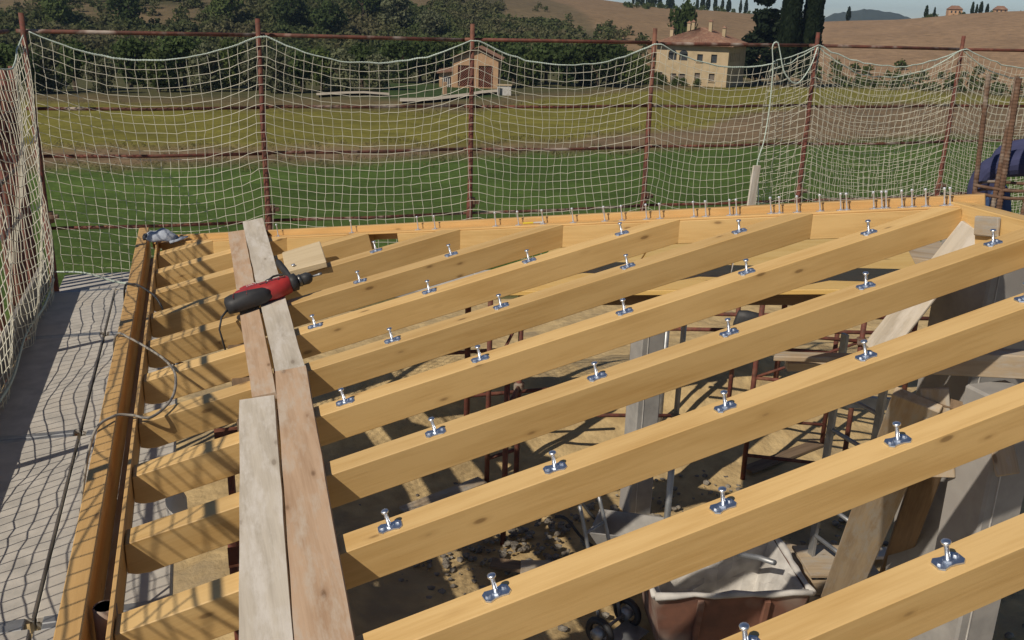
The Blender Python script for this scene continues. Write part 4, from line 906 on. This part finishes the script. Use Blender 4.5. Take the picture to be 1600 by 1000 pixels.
# skip of plaster
sk = empty('concrete_skip', Matrix.Translation((3.25, 5.0, 0)) @ Matrix.Rotation(rad(-14), 4, 'Z') @ Matrix.Diagonal((1.18, 1.12, 1.08, 1))); tag(sk, 'rusty concrete skip caked with white plaster on the site floor', 'skip')
W1, W2, D1, D2, HS = .44, .36, .34, .24, .62
def frus(w, d, z): return [(-w, -d, z), (w, -d, z), (w, d, z), (-w, d, z)]
V = frus(W2, D2, .12)+frus(W1, D1, HS)+frus(W1-.02, D1-.02, HS)+frus(W2-.06, D2-.05, .30)
F = [(3, 2, 1, 0)]+[(i, (i+1) % 4, 4+(i+1) % 4, 4+i) for i in range(4)]
raw('outer_shell', V[:8], F, M['skip_rust'], sk)
bm = bmesh.new(); vv = [bm.verts.new(p) for p in frus(W1-.012, D1-.012, HS)+frus(W2-.05, D2-.04, .26)]
for f_ in [(i, 4+i, 4+(i+1) % 4, (i+1) % 4) for i in range(4)]+[(4, 5, 6, 7)]: bm.faces.new([vv[q_] for q_ in f_])
bmesh.ops.subdivide_edges(bm, edges=bm.edges[:], cuts=7, use_grid_fill=True)
for v_ in bm.verts:
    if v_.co.z < HS-.01:
        k_ = .03*math.sin(v_.co.x*23+v_.co.y*11)+random.uniform(-.018, .018); v_.co += Vector((-v_.co.x*.12*abs(k_)*8, -v_.co.y*.12*abs(k_)*8, k_))
me = bpy.data.meshes.new('plaster_lining'); bm.to_mesh(me); bm.free(); link('plaster_lining', me, M['white'], sk)
for k in range(9): raw('plaster_lump', [Vector((v_.co.x*.05, v_.co.y*.06, v_.co.z*.035)) for v_ in stone[k % 3].vertices], [tuple(p_.vertices) for p_ in stone[k % 3].polygons], M['white'], sk, Matrix.Translation((random.uniform(-.28, .28), random.uniform(-.16, .16), .29)) @ Matrix.Rotation(k, 4, 'Z'))
for i in range(4):
    a_, b_ = Vector(frus(W1+.008, D1+.008, HS+.008)[i]), Vector(frus(W1+.008, D1+.008, HS+.008)[(i+1) % 4]); tube('rim', [a_.lerp(b_, q_/8)+Vector((0, 0, random.uniform(-.012, .012))) for q_ in range(9)], [.02+random.uniform(-.006, .01) for q_ in range(9)], M['white'], sk, 6)
for x in (-.18, .2): box('rib', (.035, .03, .46), M['skip_rust'], sk, (x, -D1+.03, .36), bev=.004, mw=Matrix.Translation((x, -(D1+D2)/2-.012, .36)) @ Matrix.Rotation(rad(11), 4, 'X'))
tube('lifting_bar', [(-.02, D1-.05, .55), (.25, 0, .66), (.30, -.12, .70)], .018, M['steel'], sk, 8)
heart = [(-.24+.055*(16*math.sin(t_)**3)/16, -.27+.0*t_, .60) for t_ in np.linspace(0, 6.28, 20)]
V = [(-.22+.06*math.sin(t_)**3, 0, .44+.06*(13*math.cos(t_)-5*math.cos(2*t_)-2*math.cos(3*t_)-math.cos(4*t_))/16) for t_ in np.linspace(.25, 6.0, 26)]
V = [(x, D1-.018-(HS-z)*.42*.9, z) for x, y, z in V]
tube('scrawled_mark', V, .007, M['shutter'], sk, 5)
# props
for i, (x, y, z0, z1, r_, mt, lab) in enumerate(((3.02, 5.35, 0, 2.62, .024, 'steel', 'grey steel prop standing beside the concrete skip'), (4.30, 7.95, 0, 2.5, .028, 'steel', 'blue-grey steel prop right of the slim column'), (4.12, 8.0, 0, 2.4, .022, 'rust', 'thin rusty prop right of the slim column'), (.02, 3.35, 0, 2.45, .024, 'rust', 'rusty post under the near left rafter ends'), (.06, 3.05, 0, 2.45, .03, 'rust', 'thicker rusty post under the near left rafter ends'), (.04, 4.1, 0, 2.45, .022, 'rust', 'thin rusty post under the left rafter ends further back'))):
    e = empty('steel_prop', Matrix.Translation((x, y, 0))); tag(e, lab, 'prop')
    tube('outer_tube', [(0, 0, z0), (0, 0, z1*.6)], r_, M[mt], e, 10); tube('inner_tube', [(0, 0, z1*.6), (0, 0, z1)], r_*.8, M[mt], e, 10)
    box('base_plate', (.12, .12, .008), M[mt], e, (0, 0, z0+.05), bev=0); box('head_plate', (.12, .12, .008), M[mt], e, (0, 0, z1), bev=0); tube('collar', [(0, 0, z1*.58), (0, 0, z1*.64)], r_*1.5, M['rebar'], e, 8)
# inner scaffold frames
def frame(name, x, y, rz, z1, wd, label):
    e = empty(name, Matrix.Translation((x, y, 0)) @ Matrix.Rotation(rz, 4, 'Z')); tag(e, label, 'trestle')
    for s in (-1, 1): tube('standard', [(s*wd/2, 0, 0), (s*wd/2, 0, z1)], .024, M['rust'], e, 8)
    for z in (.3, 1.1, z1-.35, z1-.05): tube('crossbar', [(-wd/2, 0, z), (wd/2, 0, z)], .018, M['rust'], e, 8)
    tube('brace', [(-wd/2, 0, 1.1), (wd/2, 0, z1-.35)], .014, M['rust'], e, 8)
    for s in (-1, 1): box('coupler', (.08, .08, .07), M['rebar'], e, (s*wd/2, 0, z1-.35), bev=.01)
frame('shoring_trestle', 2.55, 7.75, rad(20), 2.0, .36, 'narrow rusty scaffold frame below the middle rafters')
frame('shoring_trestle', 2.35, 6.9, rad(60), 1.6, .5, 'rusty scaffold frame standing in front of the narrow one')
frame('shoring_trestle', 5.55, 7.75, rad(-25), 2.0, 1.0, 'wide rusty scaffold frame right of the slim column')
frame('shoring_trestle', 5.2, 6.9, rad(-30), 1.9, .9, 'rusty scaffold frame behind the ladder')
for i, (a_, b_, lab) in enumerate((((1.9, 8.6, 1.05), (3.4, 8.4, 1.1), 'upper rusty tube lying level behind the sand heap'), ((1.4, 8.2, .75), (3.3, 7.9, .85), 'lower rusty tube in front of the sand heap'), ((2.9, 7.9, .6), (4.2, 7.5, .62), 'red tube lying low left of the slim column'), ((4.1, 7.9, 1.55), (6.6, 6.9, 1.62), 'upper of two rusty level tubes on the right'), ((4.1, 7.8, 1.42), (6.6, 6.8, 1.50), 'lower of two rusty level tubes on the right'))):
    o = tube('loose_tube', [a_, b_], .02, M['rust'], None, 8); tag(o, lab, 'tube')
bg_ = loft('hung_jacket', [(-.16, 0, -.05, .02, .03), (-.12, .01, -.03, .05, .13), (-.04, .02, -.06, .06, .16), (.04, .0, -.03, .06, .12), (.1, .02, -.08, .05, .15), (.16, 0, -.05, .02, .04)], M['black'], None, 12, Matrix.Translation((4.95, 7.5, 1.53)) @ Matrix.Rotation(rad(-22), 4, 'Z')); tag(bg_, 'black jacket hung over the rusty tubes on the right', 'jacket')
# ladder
ld = empty('aluminium_ladder', Matrix.Identity(4)); tag(ld, 'aluminium ladder leaning up behind the diagonal board', 'ladder')
A0, A1 = Vector((4.10, 5.10, 0)), Vector((4.16, 5.14, 2.25)); dx = Vector((.03, -.42, 0))
for s in (0, 1): mw, L = beam_between(A0+dx*s, A1+dx*s, Vector((1, 0, 0))); link('stile', box_me('stile', L, .06, .025, .002, (L/2, 0, 0)), M['steel'], ld, mw)
for k in range(8): p0 = A0.lerp(A1, .06+k*.125); tube('rung', [p0, p0+dx], .016, M['steel'], ld, 8)
bm_ = plank('aluminium_beam', (4.3, 6.2, 1.35), (5.4, 5.7, 1.35), .05, .10, M['steel'], 'grey aluminium beam lying level behind the ladder', 'beam')
wb = empty('timber_crate', Matrix.Translation((4.25, 5.0, 0)) @ Matrix.Rotation(rad(-15), 4, 'Z')); tag(wb, 'rough timber crate behind the skip', 'crate')
for k in range(4): box('side_board', (.5, .03, .11), M['old_board'], wb, (0, -.2, .07+.12*k), bev=.003); box('end_board', (.03, .36, .11), M['old_board'], wb, (-.25, 0, .07+.12*k), bev=.003)
box('lid_board', (.52, .4, .025), M['old_board'], wb, (.0, .0, .52), bev=.003)
# wheelbarrow
wh = empty('wheelbarrow', Matrix.Translation((3.02, 5.98, 0)) @ Matrix.Rotation(rad(-35), 4, 'Z') @ Matrix.Diagonal((.72, .72, .8, 1))); tag(wh, 'cement-caked wheelbarrow with black handles left of the skip', 'wheelbarrow')
V = frus(.20, .16, .28)+[(-.36, -.28, .56), (.40, -.26, .60), (.40, .26, .60), (-.36, .28, .56)]; V += [(x*.95, y*.93, z+.001) for x, y, z in V[4:]]+[(x*.95, y*.9, z+.02) for x, y, z in V[:4]]
raw('tray', V, [(3, 2, 1, 0)]+[(i, (i+1) % 4, 4+(i+1) % 4, 4+i) for i in range(4)]+[(8+i, 12+i, 12+(i+1) % 4, 8+(i+1) % 4) for i in range(4)]+[(12, 13, 14, 15)]+[(4+i, 4+(i+1) % 4, 8+(i+1) % 4, 8+i) for i in range(4)], M['concrete'], wh)
for s in (-1, 1): tube('handle', smooth_path([(.5, s*.08, .2), (0, s*.2, .26), (-.4, s*.25, .45), (-.62, s*.26, .66), (-.75, s*.26, .66)], 4), .017, M['black'], wh, 8); tube('stand', [(-.2, s*.2, .3), (-.28, s*.2, 0)], .015, M['black'], wh, 8)
def wheel(parent, loc, R_, axis_rot):
    me_v, me_f = tube_geo([(R_*math.cos(a_), 0, R_*math.sin(a_)) for a_ in np.linspace(0, 2*math.pi, 21)], R_*.28, 8, False)
    w_ = raw('wheel', me_v, me_f, M['black'], parent, Matrix.Translation(loc) @ Matrix.Rotation(axis_rot, 4, 'Z'), True)
    tube('hub', [(0, -.05, 0), (0, .05, 0)], R_*.5, M['steel'], w_, 12)
wheel(wh, (.56, 0, .17), .13, 0)
tr = empty('hand_trolley', Matrix.Translation((2.62, 5.28, 0)) @ Matrix.Rotation(rad(30), 4, 'Z')); tag(tr, 'small black-wheeled trolley in the shade left of the skip', 'trolley')
for s in (-1, 1): wheel(tr, (s*.17, 0, .12), .095, rad(90)); tube('upright', smooth_path([(s*.12, .03, .1), (s*.12, .15, .6), (s*.11, .28, 1.0)], 4), .014, M['steel'], tr, 8)
for k in range(3): tube('crossbar', [(-.12, .08+.07*k, .3+.25*k), (.12, .08+.07*k, .3+.25*k)], .012, M['steel'], tr, 8)
box('toe_plate', (.34, .2, .012), M['steel'], tr, (0, -.1, .05), bev=.002)
tube('axle', [(-.2, 0, .12), (.2, 0, .12)], .012, M['steel'], tr, 8)

# ------------------------------------------------------------------ rebar cage at the corner
rc = empty('rebar_cage', Matrix.Translation((3.95, 3.93, 2.7))); tag(rc, 'rusty ribbed rebar column cage with stirrups at the far right corner', 'rebar cage')
def ribbed(a_, b_, r_, name='bar'):
    a_, b_ = Vector(a_), Vector(b_); L = (b_-a_).length; k = int(L/.009); P = [a_.lerp(b_, i/k) for i in range(k+1)]
    tube(name, P, [r_*(1.09 if i % 2 else .96) for i in range(k+1)], M['rebar'], rc, 8, None, False)
ribbed((-.005, .045, 0.35), (-.045, .085, 1.36), .0125); ribbed((.075, -.04, 0.35), (.055, -.015, 1.35), .0145); ribbed((.165, -.12, 0.35), (.20, -.10, 1.35), .0125); ribbed((.16, .10, 0.35), (.19, .13, 1.35), .0125); ribbed((.27, .0, 0.35), (.30, .02, 1.35), .0125)
for z in (.79, .75, .55): tube('stirrup', smooth_path([(-.03, .06, z), (.09, -.06, z-.012), (.19, -.15, z+.006), (.31, -.02, z+.004), (.16, .14, z), (.03, .10, z), (-.03, .06, z)], 5), .0085, M['rebar'], rc, 8)
# ------------------------------------------------------------------ squatting worker at the right edge
wk = empty('person', Matrix.Identity(4)); tag(wk, 'person in navy trousers squatting at the far right corner behind the rebar', 'person')
AX = Vector((.715, -.699, 0)); BX = Vector((.699, .715, 0)); KO = Vector((4.22, 4.27, 0))
def wpz(a_, b_, z): return KO+AX*(a_+(.22 if z > 3.7 else 0))+BX*b_+Vector((0, 0, z))
def skin(name, joints, edges, radii, mat, parent, root=0, lv=2):
    me = bpy.data.meshes.new(name); me.from_pydata([tuple(j) for j in joints], edges, []); o = link(name, me, mat, parent)
    md = o.modifiers.new('skin', 'SKIN'); sd = o.modifiers.new('sub', 'SUBSURF'); sd.levels = sd.render_levels = lv
    for v_, r_ in zip(me.skin_vertices[0].data, radii): v_.radius = (r_, r_) if not hasattr(r_, '__len__') else r_
    me.skin_vertices[0].data[root].use_root = True
    return o
j = [wpz(.46, .12, 3.66), wpz(.47, .02, 3.64), wpz(.26, -.02, 3.60), wpz(.02, -.06, 3.54), wpz(-.01, -.05, 3.42), wpz(.05, -.02, 3.2), wpz(.10, 0, 3.06),   # pelvis, hip, thigh, knee, shin..ankle
     wpz(.47, .24, 3.64), wpz(.30, .26, 3.63), wpz(.10, .27, 3.60), wpz(.08, .27, 3.45), wpz(.16, .26, 3.2), wpz(.2, .25, 3.06),
     wpz(.48, .13, 3.85), wpz(.42, .13, 4.08), wpz(.34, .13, 4.22), wpz(.29, .13, 4.32), wpz(.25, .13, 4.40), wpz(.22, .13, 4.50),
     wpz(.36, -.07, 4.2), wpz(.28, -.14, 3.96), wpz(.12, -.08, 3.80), wpz(.36, .33, 4.2), wpz(.28, .40, 3.96), wpz(.12, .33, 3.80)]
ed = [(0, 1), (1, 2), (2, 3), (3, 4), (4, 5), (5, 6), (0, 7), (7, 8), (8, 9), (9, 10), (10, 11), (11, 12), (0, 13), (13, 14), (14, 15), (15, 16), (16, 17), (17, 18), (15, 19), (19, 20), (20, 21), (15, 22), (22, 23), (23, 24)]
rr_ = [.13, .10, .09, .068, .06, .05, .04, .10, .09, .065, .06, .05, .04, .13, .145, .12, .055, .085, .075, .06, .045, .032, .06, .045, .032]
skin('body', j, ed, rr_, M['navy'], wk)
for a_, b_ in ((.05, -.02), (.16, .26)):      # lighter blue trouser hems and boots
    skin('trouser_leg', [wpz(a_-.05, b_-.02, 3.42), wpz(a_, b_, 3.2), wpz(a_+.04, b_, 3.08)], [(0, 1), (1, 2)], [.066, .062, .058], M['denim'], wk, 0, 1)
    loft('boot', [(-.17, 0, .035, .02, .02), (-.14, 0, .04, .045, .038), (-.05, 0, .05, .048, .05), (.03, 0, .07, .045, .07), (.09, 0, .06, .03, .06)], M['shoe'], wk, 12, Matrix.Translation(wpz(a_+.02, b_, 2.98)) @ Matrix.Rotation(rad(-44), 4, 'Z'))
hd = loft('head', [(-.11, 0, 0, .03, .05), (-.085, 0, .0, .065, .095), (-.03, 0, .01, .078, .12), (.04, 0, .02, .078, .12), (.09, 0, .02, .05, .09), (.105, 0, .02, .02, .04)], M['skin'], wk, 14, Matrix.Translation(wpz(.20, .13, 4.50)) @ Matrix.Rotation(rad(-44), 4, 'Z'))
loft('hair', [(-.07, 0, .10, .03, .02), (-.04, 0, .08, .075, .06), (.03, 0, .06, .085, .085), (.09, 0, .04, .065, .095), (.115, 0, .02, .03, .05)], M['hair'], wk, 14, hd.matrix_basis.copy())
for s, (a_, b_) in enumerate(((.08, -.07), (.08, .32))):
    base = wpz(a_, b_, 3.76); fing = [base]; ed = []; ra = [.03]
    for k in range(5):
        o1 = base+AX*(-.06+.008*abs(k-2))+BX*(-.03+.015*k)+Vector((0, 0, -.03 if k else .0)); o2 = o1+AX*-.035+Vector((0, 0, -.03)); i0 = len(fing); fing += [o1, o2]; ed += [(0, i0), (i0, i0+1)]; ra += [.010, .008]
    skin('hand', fing, ed, ra, M['skin'], wk, 0, 1)
wp_ = plank('work_platform', (4.15, 4.75, 2.945), (5.6, 3.4, 2.945), .6, .04, M['old_board'], 'plank platform under the squatting person behind the corner', 'platform')

# ------------------------------------------------------------------ haze
hz = link('haze', box_me('haze', 6800, 6800, 110, 0, (0, 0, 0)), None, None, Matrix.Translation((0, 0, 8)))
hz['kind'] = 'stuff'; hz['label'] = 'thin pale summer haze over the valley'; hz['category'] = 'haze'
m = bpy.data.materials.new('haze'); m.use_nodes = True; t = m.node_tree; t.nodes.remove(t.nodes['Principled BSDF'])
pv = t.nodes.new('ShaderNodeVolumePrincipled'); pv.inputs['Density'].default_value = .00016; pv.inputs['Color'].default_value = (.55, .74, 1, 1); pv.inputs['Anisotropy'].default_value = .2
t.links.new(pv.outputs['Volume'], t.nodes['Material Output'].inputs['Volume']); hz.data.materials.append(m)
